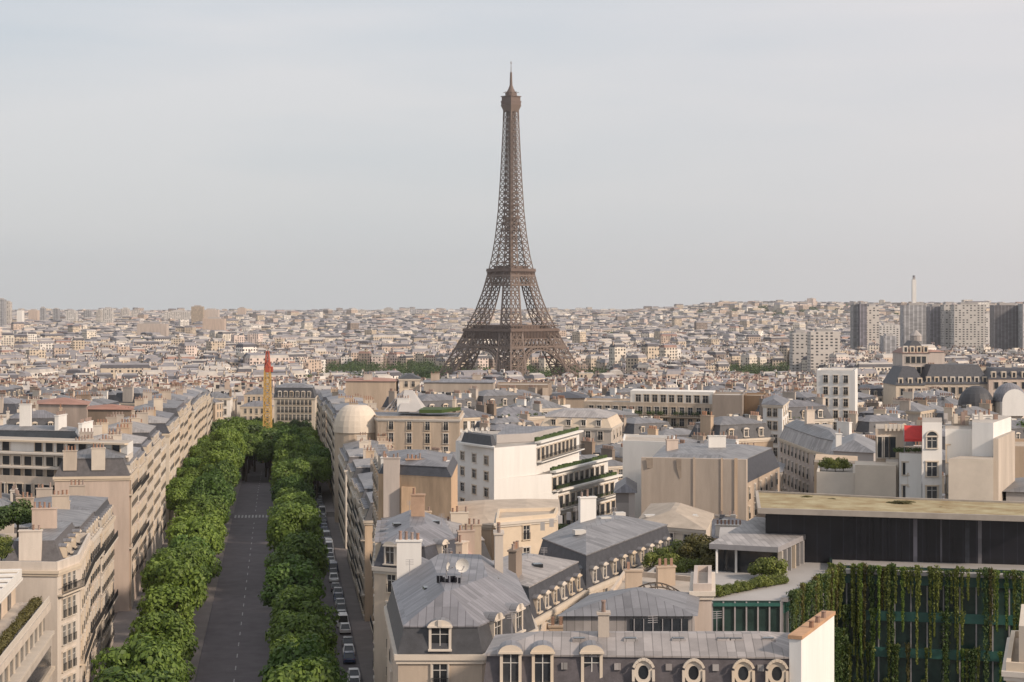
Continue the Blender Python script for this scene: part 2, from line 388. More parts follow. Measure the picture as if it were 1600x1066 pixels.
def balcony(root, p0, p1, z, dep=.7, ht=.95, mats=('trim', 'iron'), bars=.3, t=.045):
    ln, a, d = along(p0, p1); nrm = Vector((d.y, -d.x)); b = MB()
    c = Vector(p0) + d * ln / 2 + nrm * dep / 2
    b.box((c.x, c.y, z - .1), (ln, dep, .2), a)
    e = Vector(p0) + nrm * (dep - .06)
    cc = e + d * ln / 2
    b.box((cc.x, cc.y, z + ht), (ln, .06, .06), a, 1); b.box((cc.x, cc.y, z + .08), (ln, .04, .05), a, 1)
    n = int(ln / bars)
    for i in range(n + 1):
        pt = e + d * (ln * i / n); b.box((pt.x, pt.y, z + ht / 2), (t, t, ht), a, 1)
    return b.build('balcony', list(mats), root)
def mansard(root, pts, z, in1=1.1, h1=3.0, in2=None, h2=1.3, low='slate', top='zinc'):
    wmin = width_of(pts); in2 = in2 or min(wmin * .42, 5.0); in2 = safe(pts, max(in1 + .3, min(in2, wmin * .46))); in1 = min(in1, in2 * .7)
    a = offs(pts, -.05); b_ = offs(pts, in1); c = offs(pts, in2)
    m1 = MB(); m1.frustum(a, z, b_, z + h1)
    m1.build('mansard_slope', low, root)
    m2 = MB(); m2.frustum(offs(pts, in1 - .12), z + h1 + .02, c, z + h1 + h2, 0, 0)
    m2.prism(offs(pts, in1 - .16), z + h1 - .1, z + h1 + .02)
    return m2.build('roof', top, root)
def house(name, label, pts, z1, wall='stone', roof='mansard', z0=None, cat='building', group=None, win={}, dorm={}, balc=(), chim=(), low='slate', top='zinc', in1=1.1, h1=3.0, h2=1.3, in2=None, fine=True, cornice=True, floors=None, fh=3.1, ctop=None, wst='rail', ww=1.15, wh=1.95, dk='tall', parapet=.5):
    """a building; pts ccw, z1 = cornice height; win {edge: columns}; dorm {edge: count}; balc [(edge, z)]"""
    c = centroid(pts); gz = g(c[1]); z0 = gz - 2 if z0 is None else z0
    root = empty(name, (c[0], c[1], gz), label, cat, group); OCC.append(pts)
    n = len(pts); b = MB(); b.prism(pts, z0, z1, 0, 0 if roof != 'flat' else 1)
    if roof == 'flat':
        # parapet
        ins = offs(pts, .3)
        for i in range(n):
            j = (i + 1) % n
            b.mesh([(*pts[i], z1), (*pts[j], z1), (*pts[j], z1 + parapet), (*pts[i], z1 + parapet), (*ins[i], z1), (*ins[j], z1), (*ins[j], z1 + parapet), (*ins[i], z1 + parapet)],
                   [(0, 1, 2, 3), (3, 2, 6, 7), (7, 6, 5, 4)])
    b.build('wall', [wall, ctop or 'felt'], root)
    if cornice:
        k = MB(); k.prism(offs(pts, -.3), z1 - .45, z1 - .02 if roof != 'flat' else z1 - .1); k.prism(offs(pts, -.16), z1 - .75, z1 - .46); k.build('cornice', 'trim', root)
    if roof == 'mansard': mansard(root, pts, z1, in1, h1, in2, h2, low, top)
    elif roof == 'hip':
        m2 = MB(); wm_ = safe(pts, width_of(pts) * .46); m2.frustum(offs(pts, -.4), z1, offs(pts, wm_), z1 + h2, 0, 0); m2.build('roof', top, root)
    elif roof == 'flat' and ctop is None: pass
    nf = floors or int((z1 - gz - 1.5) / fh)
    rows = [z1 - 2.75 - i * fh for i in range(nf)]
    for e_, nc in win.items():
        windows_on(root, pts[e_], pts[(e_ + 1) % n], rows, nc, ww, wh, wst, fine)
    for e_, nc in dorm.items():
        p0, p1 = pts[e_], pts[(e_ + 1) % n]; ln, a, d = along(p0, p1)
        for k_ in range(nc):
            t = 1.2 + (ln - 2.4) * (k_ + .5) / nc; x = p0[0] + d.x * t; y = p0[1] + d.y * t
            put_dormer(root, x - d.y * .55, y + d.x * .55, z1 + .35, a, dk)
    for e_, zz in balc: balcony(root, pts[e_], pts[(e_ + 1) % n], zz)
    for cc in chim: chimney(root, *cc[:6], *(cc[6:] or ()), fine=fine)
    return root

# ------------------------------------------------------------------ ground and the avenue
ys = [-300, 0, 150, 300, 400, 500, 700, 900, 1100, 1300, 1700, 2100, 2600, 3200, 3800] + [3800 + 250 * i for i in range(1, 34)]
xs = [-1.0 + 2.0 * i / 60 for i in range(61)]
b = MB(); vs = []
for y in ys:
    for t in xs:
        x = t * (900 + max(0, y) * .45); vs.append((x, y, g(y) + hillz(x, y) - .05))
nx = len(xs)
b.mesh(vs, [(j * nx + i, j * nx + i + 1, (j + 1) * nx + i + 1, (j + 1) * nx + i) for j in range(len(ys) - 1) for i in range(nx - 1)])
tag(b.build('ground', 'ground'), kind='structure')
def strip(b, o0, o1, y0, y1, dz, m=0, n=1):
    st = [y0 + (y1 - y0) * i / n for i in range(n + 1)]
    if y0 < 500 < y1: st = sorted(st + [500])
    for a_, c_ in zip(st, st[1:]):
        b.face([(*av(a_, o0), g(a_) + dz), (*av(a_, o1), g(a_) + dz), (*av(c_, o1), g(c_) + dz), (*av(c_, o0), g(c_) + dz)], m)
b = MB(); strip(b, -16.4, 17.8, 60, 760, .0); tag(b.build('road', 'asphalt'), kind='structure')
for nm, o0, o1 in (('pavement', -21, -16.4), ('pavement', 17.8, 22), ('median', -10.6, -5.4), ('median', 5.4, 10.6)):
    b = MB()
    for a_, c_ in ((60, 436), (446, 500), (500, 660)):
        P = [av(a_, o0), av(a_, o1), av(c_, o1), av(c_, o0)]
        zz = [g(a_), g(a_), g(c_), g(c_)]
        top = [(p[0], p[1], z + .13) for p, z in zip(P, zz)]; bot = [(p[0], p[1], z - .3) for p, z in zip(P, zz)]
        b.mesh(bot + top, [(4, 5, 6, 7), (0, 1, 5, 4), (1, 2, 6, 5), (2, 3, 7, 6), (3, 0, 4, 7)])
    tag(b.build(nm, 'pave'), kind='structure')
b = MB()
y = 200
while y < 600:
    if not 430 < y < 452: strip(b, -.08, .08, y, y + 3, .006)
    y += 9
for k in range(12): strip(b, -5 + k * .85, -4.55 + k * .85, 438, 443.5, .006)
tag(b.build('road_markings', 'paint'), kind='structure')

# ------------------------------------------------------------------ trees
def leafcloud(lobes, n, size, seed, flat=.35, out_=.75):
    rs = np.random.RandomState(seed); L_ = np.array(lobes, float); wt = L_[:, 3] ** 2; wt /= wt.sum()
    k = rs.choice(len(L_), n, p=wt); d = rs.normal(size=(n, 3)); d /= np.linalg.norm(d, axis=1)[:, None]
    rr = np.where(rs.rand(n) < out_, .84 + .2 * rs.rand(n), rs.rand(n) ** .5 * .85)
    c = L_[k, :3] + d * (L_[k, 3] * rr)[:, None] * np.array([1, 1, .85])
    nr = d + rs.normal(size=(n, 3)) * flat + np.array([0, 0, .25]); nr /= np.linalg.norm(nr, axis=1)[:, None]
    t = np.cross(nr, rs.normal(size=(n, 3))); t /= np.linalg.norm(t, axis=1)[:, None]; bt = np.cross(nr, t)
    s = size * (.6 + .8 * rs.rand(n))[:, None]
    V = np.stack([c - t * s, c - bt * s * .6, c + t * s, c + bt * s * .6], 1).reshape(-1, 3)
    return V
def cloudmesh(name, V, m):
    n = len(V) // 4; me = bpy.data.meshes.new(name)
    me.vertices.add(len(V)); me.vertices.foreach_set('co', V.ravel()); me.loops.add(n * 4); me.loops.foreach_set('vertex_index', np.arange(n * 4))
    me.polygons.add(n); me.polygons.foreach_set('loop_start', np.arange(n) * 4); me.polygons.foreach_set('loop_total', np.full(n, 4))
    me.materials.append(M[m]); me.update(); return me
def crown_lobes(r, h, zc, n, rr):
    out_ = [(0, 0, zc, r * .62)]
    for i in range(n):
        a = rr.random() * 6.283; e = rr.uniform(-.55, 1.0); k = math.sqrt(max(0, 1 - e * e * .9))
        out_.append((r * .64 * k * math.cos(a), r * .64 * k * math.sin(a), zc + h * .62 * e, r * rr.uniform(.26, .44)))
    return out_
def trunkmesh(h, r, seed, crown_r):
    rr = random.Random(seed); b = MB(); b.cyl((0, 0, -.3), r, h * .5 + .3, 9, r2=r * .7)
    for i in range(6):
        a = rr.random() * 6.28; d = crown_r * rr.uniform(.35, .65)
        p1 = (math.cos(a) * d * .45, math.sin(a) * d * .45, h * .62); p2 = (math.cos(a) * d, math.sin(a) * d, h * rr.uniform(.74, .9))
        b.bar((0, 0, h * .42), p1, r * 1.1, t2=r * .7); b.bar(p1, p2, r * .7, t2=r * .3)
    return b.data('trunk', ['bark'])
TREES = {}
def treeproto(kind):
    for i in range(5 if kind == 'plane' else 3):
        rr = random.Random(0 + i * 17 + len(kind))
        if kind == 'plane':
            r, h, zc = 5.0, 4.9, 9.3; lob = crown_lobes(r, h, zc, 20, rr); n, s, m = 5200, .30, ('leaf', 'leafm', 'leaf', 'leafm', 'leafk')[i]; H = 13.5
        elif kind == 'dark':
            r, h, zc = 5.0, 6, 9; lob = crown_lobes(r, h, zc, 18, rr); n, s, m = 3000, .38, 'leafd'; H = 14
        elif kind == 'bush':
            r, h, zc = 1.6, 1.2, 1.3; lob = crown_lobes(r, h, zc, 12, rr); n, s, m = 1500, .13, 'leafy'; H = 2.4
        elif kind == 'olive':
            r, h, zc = 1.6, 1.4, 1.5; lob = crown_lobes(r, h, zc, 12, rr); n, s, m = 1500, .13, 'leafo'; H = 2.6
        TREES.setdefault(kind, []).append((cloudmesh('crown', leafcloud(lob, n, s, i * 7 + 3), m), trunkmesh(H, {'plane': .32, 'dark': .35}.get(kind, .07), i, r)))
for k in ('plane', 'dark', 'bush', 'olive'): treeproto(k)
def tree(kind, x, y, z, s, label, group, name='tree', cat='tree', sz=None):
    c, t = TREES[kind][R.randrange(len(TREES[kind]))]
    o = empty(name, (x, y, z), label, cat, group)
    for nm, me in (('crown', c), ('trunk', t)):
        k = bpy.data.objects.new(nm, me); COL.objects.link(k); k.parent = o
    o.rotation_euler = (0, 0, R.random() * 6.28); o.scale = (s, s, sz or s); return o
ORD = ['first', 'second', 'third', 'fourth', 'fifth', 'sixth', 'seventh', 'eighth', 'ninth', 'tenth', 'eleventh', 'twelfth', 'thirteenth', 'fourteenth', 'fifteenth', 'sixteenth', 'seventeenth', 'eighteenth', 'nineteenth', 'twentieth']
def ordn(i):
    if i < 20: return ORD[i]
    t = ['', '', 'twenty', 'thirty', 'forty', 'fifty', 'sixty', 'seventy', 'eighty', 'ninety'][(i + 1) // 10]
    u = (i + 1) % 10
    return (t[:-1] + 'ieth') if u == 0 else t + '-' + ORD[u - 1]
for s, o0 in ((-1, -8.9), (1, 9.0)):
    y = 176 if s < 0 else 184; i = 0
    while y < 640:
        p = av(y, o0 + R.uniform(-.5, .5)); sc = R.uniform(.88, 1.2) * (1 if s < 0 else .93)
        tree('plane', *p, g(y), sc, f"{ordn(i)} leafy plane tree from the camera in the {'left' if s < 0 else 'right'} inner row of the avenue", 'plane trees lining the avenue', 'plane_tree', sz=sc * R.uniform(.85, 1.22))
        y += R.uniform(9.2, 12.4); i += 1
    y = 405 if s < 0 else 470; i = 0
    while y < 650:
        p = av(y, s * 16.2 + R.uniform(-.5, .5)); sc = R.uniform(.8, 1.0)
        tree('plane', *p, g(y), sc, f"{ordn(i)} plane tree of the outer row close to the {'left' if s < 0 else 'right'} avenue facades", 'plane trees lining the avenue', 'plane_tree')
        y += R.uniform(8, 10); i += 1
i = 0
for y in range(541, 720, 11):
    for o0 in ((-17, -9, -1, 7, 15) if y > 645 else (-3.5, 3.5)):
        p = av(y + R.uniform(-3, 3), o0 + R.uniform(-2, 2))
        tree('plane' if R.random() < .6 else 'dark', *p, g(y), R.uniform(.85, 1.15), f"{ordn(i)} tree of the dense clump closing the far end of the avenue", 'trees closing the avenue', 'plane_tree'); i += 1

# ------------------------------------------------------------------ cars parked along the side lanes
def carproto(van=False):
    Lc, Wd = (4.9, 1.95) if van else (4.3, 1.76); H = 2.0 if van else 1.46
    prof = [(0, .28), (.03, .62), (.22, .72), (.3, .80)]
    b = MB()
    def loft(st, m):
        vs = []; k = len(st[0])
        for r_ in st: vs += r_
        fs = [(i * k + j, i * k + (j + 1) % k, (i + 1) * k + (j + 1) % k, (i + 1) * k + j) for i in range(len(st) - 1) for j in range(k)]
        b.mesh(vs, fs, m); b.face(st[0][::-1], m); b.face(st[-1], m)
    lo = [(-.5, .30, .62, .92), (-.44, .2, .70, 1), (-.2, .18, .86 if not van else .95, 1), (.18, .18, .88 if not van else .98, 1), (.42, .2, .80 if not van else .95, 1), (.5, .32, .74 if not van else .9, .92)]
    st = []
    for t, z0, z1, ws in lo:
        x = t * Lc; h = Wd / 2 * ws
        st.append([(x, -h, z0), (x, h, z0), (x, h * 1.0, z1 - .08), (x, h * .9, z1), (x, -h * .9, z1), (x, -h, z1 - .08)])
    loft(st, 0)
    # cabin shell
    zb = .86; k = Wd / 2
    c = [(-.3 if van else -.24, zb - .05, .84), (-.2 if van else -.1, H, .7), (.44 if van else .2, H, .72), (.49 if van else .4, zb - .02, .86)]
    g_ = MB()
    vs = []
    for t, z, ws in c: vs += [(t * Lc, -k * ws, z), (t * Lc, k * ws, z)]
    g_.mesh(vs, [(0, 2, 3, 1), (4, 6, 7, 5), (0, 6, 4, 2), (1, 3, 5, 7)])
    r_ = MB(); zz = H + .03
    r_.prism([(c[1][0] * Lc - .05, -k * .73), (c[2][0] * Lc + .08, -k * .75), (c[2][0] * Lc + .08, k * .75), (c[1][0] * Lc - .05, k * .73)], H - .02, zz)
    for t in (-.02, .17):
        for s in (-1, 1): r_.bar((t * Lc, s * k * .87, zb - .03), (t * Lc, s * k * .73, H), .07)
    for s in (-1, 1):
        r_.bar((c[0][0] * Lc, s * k * .84, c[0][1]), (c[1][0] * Lc, s * k * .71, H), .08); r_.bar((c[3][0] * Lc, s * k * .86, c[3][1]), (c[2][0] * Lc, s * k * .73, H), .1)
    wh = MB(); n = 14
    P = [(.31 * math.cos(2 * math.pi * i / n), .31 * math.sin(2 * math.pi * i / n)) for i in range(n)]
    wh.mesh([(a, -.1, z) for a, z in P] + [(a, .1, z) for a, z in P], [(i, (i + 1) % n, n + (i + 1) % n, n + i) for i in range(n)]); wh.face([(a, -.1, z) for a, z in P], 0); wh.face([(a, .1, z) for a, z in P][::-1], 0)
    ri = MB()
    for s in (-.105, .105): ri.face([(a * .6, s, z * .6) for a, z in P])
    hl = MB(); hl.box((0, 0, 0), (.1, .36, .16)); hr = MB(); hr.box((0, 0, 0), (.08, .3, .16))
    return dict(body=b.data('body', ['car0']), cabin=g_.data('window_glass', ['glass']), roof=r_.data('cabin_roof', ['car0']), wheel=wh.data('wheel', ['rubber']), rim=ri.data('rim', ['chrome']), hl=hl.data('headlight', ['lamp']), tl=hr.data('tail_light', ['lampr']), L=Lc, W=Wd)
CP = [carproto(), carproto(True)]
CN = ['white', 'black', 'charcoal', 'silver', 'dark blue', 'dark red']
def colmesh(me, ci):
    k = (me.name, ci)
    if k not in CACHE:
        m = me.copy(); m.materials[0] = M['car%d' % ci]; CACHE[k] = m
    return CACHE[k]
def car(y, o0, ci, van, side, i, flip=False, rz=0):
    P = CP[1 if van else 0]; p = av(y, o0)
    root = empty('parked_car' if not van else 'parked_van', (*p, g(y) + .02), f"{CN[ci]} {'van' if van else 'car'}, {ordn(i)} from the camera in the {side} parking lane", 'van' if van else 'car', 'cars parked along the avenue')
    def ad(nm, me, l=(0, 0, 0), par=root):
        o = bpy.data.objects.new(nm, me); COL.objects.link(o); o.parent = par; o.location = l; return o
    ad('body', colmesh(P['body'], ci)); ad('cabin_roof', colmesh(P['roof'], ci)); ad('window_glass', P['cabin'])
    for sx in (-.31, .31):
        for sy in (-.44, .44): w_ = ad('wheel', P['wheel'], (sx * P['L'], sy * P['W'], .31)); ad('rim', P['rim'], par=w_)
    for sy in (-.36, .36): ad('headlight', P['hl'], (-.485 * P['L'], sy * P['W'], .62)); ad('tail_light', P['tl'], (.49 * P['L'], sy * P['W'], .68))
    root.rotation_euler = (0, 0, math.atan2(AD.y, AD.x) + (math.pi if flip else 0) + rz)
for side, o0, y0, y1 in (('right', 16.5, 205, 560), ('left', -15.2, 215, 400)):
    y = y0; i = 0
    while y < y1:
        if R.random() < .88:
            ci = R.choices(range(6), (5, 4, 4, 4, 1.5, 1))[0]; car(y, o0 + R.uniform(-.15, .15), ci, R.random() < .15, side + ' kerbside', i, R.random() < .5, R.uniform(-.02, .02)); i += 1
        y += R.uniform(5.4, 6.6)
car(262, -13.2, 0, False, 'left double', 0); 

# ------------------------------------------------------------------ the iron lattice tower
def lerp(tab, h):
    for (a, b_), (c, d) in zip(tab, tab[1:]):
        if h <= c: return b_ + (d - b_) * (h - a) / (c - a)
    return tab[-1][1]
OUT = [(0, 62), (15, 54), (30, 46.2), (45, 39), (57, 34), (75, 26.8), (95, 20.8), (115, 16.6), (128, 14.2), (145, 11.9), (170, 9.7), (200, 8.1), (230, 6.8), (260, 5.7), (276, 5.2)]
LEG = [(0, 25), (57, 15.8), (90, 12.6), (115, 10.6), (130, 9.3), (145, 8.4), (170, 9.7), (276, 5.2)]
TX, TY = px(798.5, 1700), 1700; TZ = -27
tower = empty('iron_tower', (TX, TY, TZ), 'tall brown iron lattice tower with two broad platforms rising above the city', 'tower')
tower.rotation_euler = (0, 0, rad(45)); tower.scale = (.905, .905, 1)
def tb(b, name, m, parent=None):
    me = b.data(name, [m] if isinstance(m, str) else m); o = bpy.data.objects.new(name, me); COL.objects.link(o); o.parent = parent or tower; return o
def legseg(b, sx, sy, hs, t1, t2, dens=1):
    def sq(h):
        o = lerp(OUT, h); l_ = lerp(LEG, h); i_ = max(0, o - l_)
        return [Vector((sx * a, sy * c, h)) for a, c in ((i_, i_), (o, i_), (o, o), (i_, o))]
    for h0, h1 in zip(hs, hs[1:]):
        a, c = sq(h0), sq(h1)
        for i in range(4):
            j = (i + 1) % 4
            b.bar(a[i], c[i], t1); b.bar(c[i], c[j], t2)
            for k in range(dens):
                p, r_ = a[i].lerp(a[j], k / dens), a[i].lerp(a[j], (k + 1) / dens)
                p2, r2_ = c[i].lerp(c[j], k / dens), c[i].lerp(c[j], (k + 1) / dens)
                b.bar(p, r2_, t2); b.bar(r_, p2, t2)
                if k: b.bar(p, p2, t2)
for sx in (-1, 1):
    for sy in (-1, 1):
        b = MB(); legseg(b, sx, sy, [0, 8, 16, 24, 32, 40, 49, 57], 1.7, .85, 2)
        b.box((sx * 49.5, sy * 49.5, 1), (30, 30, 4)); tb(b, 'leg', 'tower')
        b = MB(); legseg(b, sx, sy, [57, 66, 75, 84, 92, 100, 108, 115], 1.35, .72, 2); tb(b, 'upper_leg', 'tower')
b = MB()
for sx in (-1, 1):
    for sy in (-1, 1):
        hs = [115, 121.5, 128, 134.5, 141, 147, 153, 159, 165, 171, 177] + [177 + 5.8 * i for i in range(1, 18)]
        legseg(b, sx, sy, hs, 1.0, .6, 1)
for h0 in range(116, 272, 6):
    for dx, dy in ((1, 0), (0, 1)):
        o = lerp(OUT, h0); b.bar((-o * dx, -o * dy, h0), (o * dx, o * dy, h0), .5)
b.box((0, 0, 195), (3.4, 3.4, 160)); tb(b, 'shaft', 'tower')
b = MB()
for h0, h1 in ((100, 109), (92, 100)):      # lattice girders below the second platform
    for s in range(4):
        ca, sa = round(math.cos(s * math.pi / 2)), round(math.sin(s * math.pi / 2))
        def Rr(x, y, z): return (x * ca - y * sa, x * sa + y * ca, z)
        o0, o1 = lerp(OUT, h0), lerp(OUT, h1); n = 8
        if h0 == 92: continue
        for k in range(n):
            t0, t1 = -1 + 2 * k / n, -1 + 2 * (k + 1) / n
            b.bar(Rr(t0 * o0, -o0, h0), Rr(t1 * o1, -o1, h1), .8); b.bar(Rr(t1 * o0, -o0, h0), Rr(t0 * o1, -o1, h1), .8)
        b.bar(Rr(-o0, -o0, h0), Rr(o0, -o0, h0), 1.3); b.bar(Rr(-o1, -o1, h1), Rr(o1, -o1, h1), 1.5)
tb(b, 'girder', 'tower')
def ring(b, r0, r1, z0, z1, m=0):
    for s in range(4):
        ca, sa = round(math.cos(s * math.pi / 2)), round(math.sin(s * math.pi / 2))
        P = [(-r1, -r1), (r1, -r1), (r0, -r0), (-r0, -r0)]
        b.prism([(x * ca - y * sa, x * sa + y * ca) for x, y in P], z0, z1, m)
b = MB(); ring(b, 0, 18.7, 113, 114.2); ring(b, 15, 17.6, 109.5, 113); ring(b, 18.2, 18.5, 114.2, 115.8)
b.prism([(-13, -13), (13, -13), (13, 13), (-13, 13)], 114.2, 118.5)
for s in range(4):
    ca, sa = round(math.cos(s * math.pi / 2)), round(math.sin(s * math.pi / 2))
    for k in range(17):
        x = -17.4 + 34.8 * k / 16; b.bar((x * ca + 17.6 * sa, x * sa - 17.6 * ca, 109.6), (x * ca + 18.7 * sa, x * sa - 18.7 * ca, 113), .5)
tb(b, 'second_platform', 'towerd')
b = MB(); ring(b, 30, 36.5, 56, 57.2); ring(b, 34.2, 35.2, 49.5, 56); ring(b, 36, 36.3, 57.2, 58.6); ring(b, 15, 28, 57.2, 62)
ring(b, 34, 36.0, 48.6, 49.5)
for s in range(4):
    ca, sa = round(math.cos(s * math.pi / 2)), round(math.sin(s * math.pi / 2))
    for k in range(33):
        x = -35 + 70 * k / 32; b.box((x * ca + 35.9 * sa, x * sa - 35.9 * ca, 53), (.5, .5, 6.5))
        if k % 2: b.box((x * ca + 35.9 * sa, x * sa - 35.9 * ca, 60), (.4, .4, 4))
ring(b, 34.5, 36.6, 61.2, 61.9)
tb(b, 'first_platform', 'towerd')
b = MB()
for s in range(4):
    ca, sa = round(math.cos(s * math.pi / 2)), round(math.sin(s * math.pi / 2))
    def Rr(x, y, z): return (x * ca - y * sa, x * sa + y * ca, z)
    h0, h1 = 41.5, 48.6; o0, o1 = lerp(OUT, h0), lerp(OUT, h1); n = 14
    for k in range(n):
        t0, t1 = -1 + 2 * k / n, -1 + 2 * (k + 1) / n
        b.bar(Rr(t0 * o0, -o0, h0), Rr(t1 * o1, -o1, h1), .9); b.bar(Rr(t1 * o0, -o0, h0), Rr(t0 * o1, -o1, h1), .9)
    b.bar(Rr(-o0, -o0, h0), Rr(o0, -o0, h0), 1.8)
tb(b, 'frieze_girder', 'tower')
for s in range(4):
    b = MB(); ca, sa = round(math.cos(s * math.pi / 2)), round(math.sin(s * math.pi / 2))
    def Rr(x, z, r_=0):
        y = -(lerp(OUT, z) - .2); return Vector((x * ca - y * sa, x * sa + y * ca, z))
    n = 26; A = []; B_ = []
    for k in range(n + 1):
        t = math.pi * k / n; A.append(Rr(-34.5 * math.cos(t), 4 + 34.5 * math.sin(t))); B_.append(Rr(-38.5 * math.cos(t), 4 + 38 * math.sin(t)))
    for k in range(n):
        b.bar(A[k], A[k + 1], 1.1); b.bar(B_[k], B_[k + 1], 1.1); b.bar(A[k], B_[k + 1], .6); b.bar(A[k + 1], B_[k], .6)
    tb(b, 'arch', 'tower')
b = MB(); ring(b, 0, 7.7, 275, 276.6); ring(b, 0, 7.4, 272.5, 275); b.prism([(-7, -7), (7, -7), (7, 7), (-7, 7)], 276.6, 280.4)
ring(b, 0, 7.8, 280.4, 281.2); tb(b, 'top_platform', 'towerd')
b = MB(); b.frustum([(-5.4, -5.4), (5.4, -5.4), (5.4, 5.4), (-5.4, 5.4)], 266, [(-7.8, -7.8), (7.8, -7.8), (7.8, 7.8), (-7.8, 7.8)], 272.5, 0, 0); tb(b, 'bracket', 'tower')
b = MB(); b.cyl((0, 0, 281.2), 6.2, 3.4, 14); b.cyl((0, 0, 284.6), 5.0, 3, 14, r2=3.4); b.cyl((0, 0, 287.6), 3.2, 4, 12, r2=1.6)
for i in range(8): b.bar((5 * math.cos(i * .785), 5 * math.sin(i * .785), 284), (8.2 * math.cos(i * .785), 8.2 * math.sin(i * .785), 285), .5)
tb(b, 'cupola', 'towerd')
b = MB(); b.cyl((0, 0, 291), 1.5, 13, 8, r2=1.1); b.cyl((0, 0, 304), .45, 11, 8, r2=.2); b.box((0, 0, 313), (2.4, .5, .6)); tb(b, 'antenna', 'black' if 0 else 'towerd')

# ------------------------------------------------------------------ near buildings, right of the avenue
def Z(y_, Y): return pz(y_, Y)
# pavilion with grey hipped zinc roof
H1 = house('mansard_pavilion', 'cream stone corner house with grey faceted zinc roof and carved dormers, bottom centre',
    [q(622, 138), q(753, 138), q(836, 149), q(812, 166), q(640, 168), q(605, 160)], Z(1022, 138), low='slate', top='zinc', in1=.55, h1=2.1, h2=2.2, in2=5.2,
    win={0: 1, 1: 2, 5: 1}, dorm={0: 1, 1: 2}, dk='twin', ww=1.2, wh=2.2, floors=6, chim=[(-1.2, 160, 25, 31.6, 2.4, 1.6, 'stone'), (-9.4, 162, 24, 30.6, 2.2, 0, 'white')])
# dishes on its roof
def dish(x, y, z, r_, label, rz=0.3, grp=None):
    o = empty('satellite_dish', (x, y, z), label, 'satellite dish', grp)
    m = MB(); n = 14
    vs = [(0, .12, 0)]; rings = 3
    for k in range(1, rings + 1):
        rr_ = r_ * k / rings
        for i in range(n): vs.append((rr_ * math.cos(6.2832 * i / n), .12 - .35 * r_ * (k / rings) ** 2, rr_ * math.sin(6.2832 * i / n)))
    fs = [(0, 1 + i, 1 + (i + 1) % n) for i in range(n)]
    for k in range(rings - 1):
        for i in range(n): fs.append((1 + k * n + i, 1 + (k + 1) * n + i, 1 + (k + 1) * n + (i + 1) % n, 1 + k * n + (i + 1) % n))
    m.mesh([(a, c, d + .75) for a, c, d in vs], fs); d = bpy.data.objects.new('reflector', m.data('reflector', ['frame'])); COL.objects.link(d); d.parent = o
    m = MB(); m.bar((0, .15, -.6), (0, .15, .75), .07); m.bar((0, .1, .75 - r_ * .8), (0, -.6 * r_ - .2, .7), .04); m.box((0, -.6 * r_ - .2, .72), (.12, .14, .12)); d = bpy.data.objects.new('mast', m.data('mast', ['steel'])); COL.objects.link(d); d.parent = o
    o.rotation_euler = (0, 0, rz); return o
dish(px(722, 150), 150, 29.4, .6, 'white satellite dish on the ridge of the grey faceted zinc roof')
dish(px(700, 150), 150, 29.3, .38, 'smaller round white dish left of the bigger dish on the faceted zinc roof', 1.2)
m = MB()
for i in range(9): m.box((px(684 + 4 * i, 146) + .1 * R.random(), 146 + R.uniform(-.5, .5), 29.35 + .25 * R.random()), (.13, .2, .35 + .3 * R.random()), R.random() * 3)
tag(m.build('roof_vents', 'black', None, origin=(px(700, 146), 146, 29)), 'row of small black vent cowls on the grey faceted zinc roof', 'roof vents')

# wide building along the bottom edge
H2pts = [(px(752, 119), 119), (px(1252, 118), 118), (px(1296, 126.5), 126.5), (px(770, 126.5), 126.5)]
H2 = house('long_mansard_block', 'long block with grey zinc roof, brown slate slope and oval dormers along the bottom edge', H2pts, 25.2, low='slateb', top='zincp', in1=.35, h1=3.45, in2=4.0, h2=.9, cornice=True)
d0 = 0
for pxx in (798, 848, 925): put_dormer(H2, px(pxx, 118.6), 119.3, Z(1068, 118.6), 0, 'tall')
for pxx in (1005, 1083, 1160, 1212): put_dormer(H2, px(pxx, 118.6), 119 - (pxx - 752) / 500 + .36, Z(1050, 118.6) - .85, 0, 'round')
for o in H2.children:
    if o.name.startswith('dormer') and o.data == dormermesh('round')[0]: o.scale = (.84, .84, .84)
def partbox(root, name, m, c, d, rz=0):
    b = MB(); b.box(c, d, rz); return b.build(name, m, root)
for pxx in (882, 965, 1045, 1118, 1188): partbox(H2, 'roof_vent', 'zincp', (px(pxx, 118.5), 119 - (pxx - 752) / 500 + .35, Z(1043, 118.5)), (.42, .5, .42))
for pxx, yy in ((905, 1008), (985, 1002), (1060, 1001), (1130, 1002), (1150, 1001), (1200, 1002)):
    Yv = 121.2
    b = MB(); b.box((px(pxx, Yv), Yv, 29.27), (.95, .75, .22)); o = b.build('skylight', 'zincp', H2); b = MB(); b.face([(px(pxx, Yv) - .4, Yv - .3, 29.42), (px(pxx, Yv) + .4, Yv - .3, 29.42), (px(pxx, Yv) + .4, Yv + .3, 29.42), (px(pxx, Yv) - .4, Yv + .3, 29.42)]); b.build('pane', 'glass', o)
# end firewall, seen lit from the right
b = MB(); P = [(px(1252, 117.9), 117.9), (px(1303, 127.4), 127.4), (px(1299, 127.8), 127.8), (px(1246, 118.2), 118.2)]
P = [(P[0][0], P[0][1]), (P[1][0] + .02, P[1][1]), (P[1][0] - .75, P[1][1] + .25), (P[0][0] - .75, P[0][1] + .3)]
b.prism(P, 0, 29.9); b.build('party_wall', 'white', H2)
b = MB(); b.prism(offs(P, -.08), 29.9, 30.15); b.build('coping', 'brick', H2)
for k in range(3): inst('chimney_pot', potmesh(), H2, (P[0][0] + 1.2 + k * .75, P[0][1] + 3.1 + k * 1.9, 30.15), 0, (1.2, 1.2, .7))
chimney(H2, px(943, 122), 122, 28.8, 30.9, .9, 1.55, 'stone')
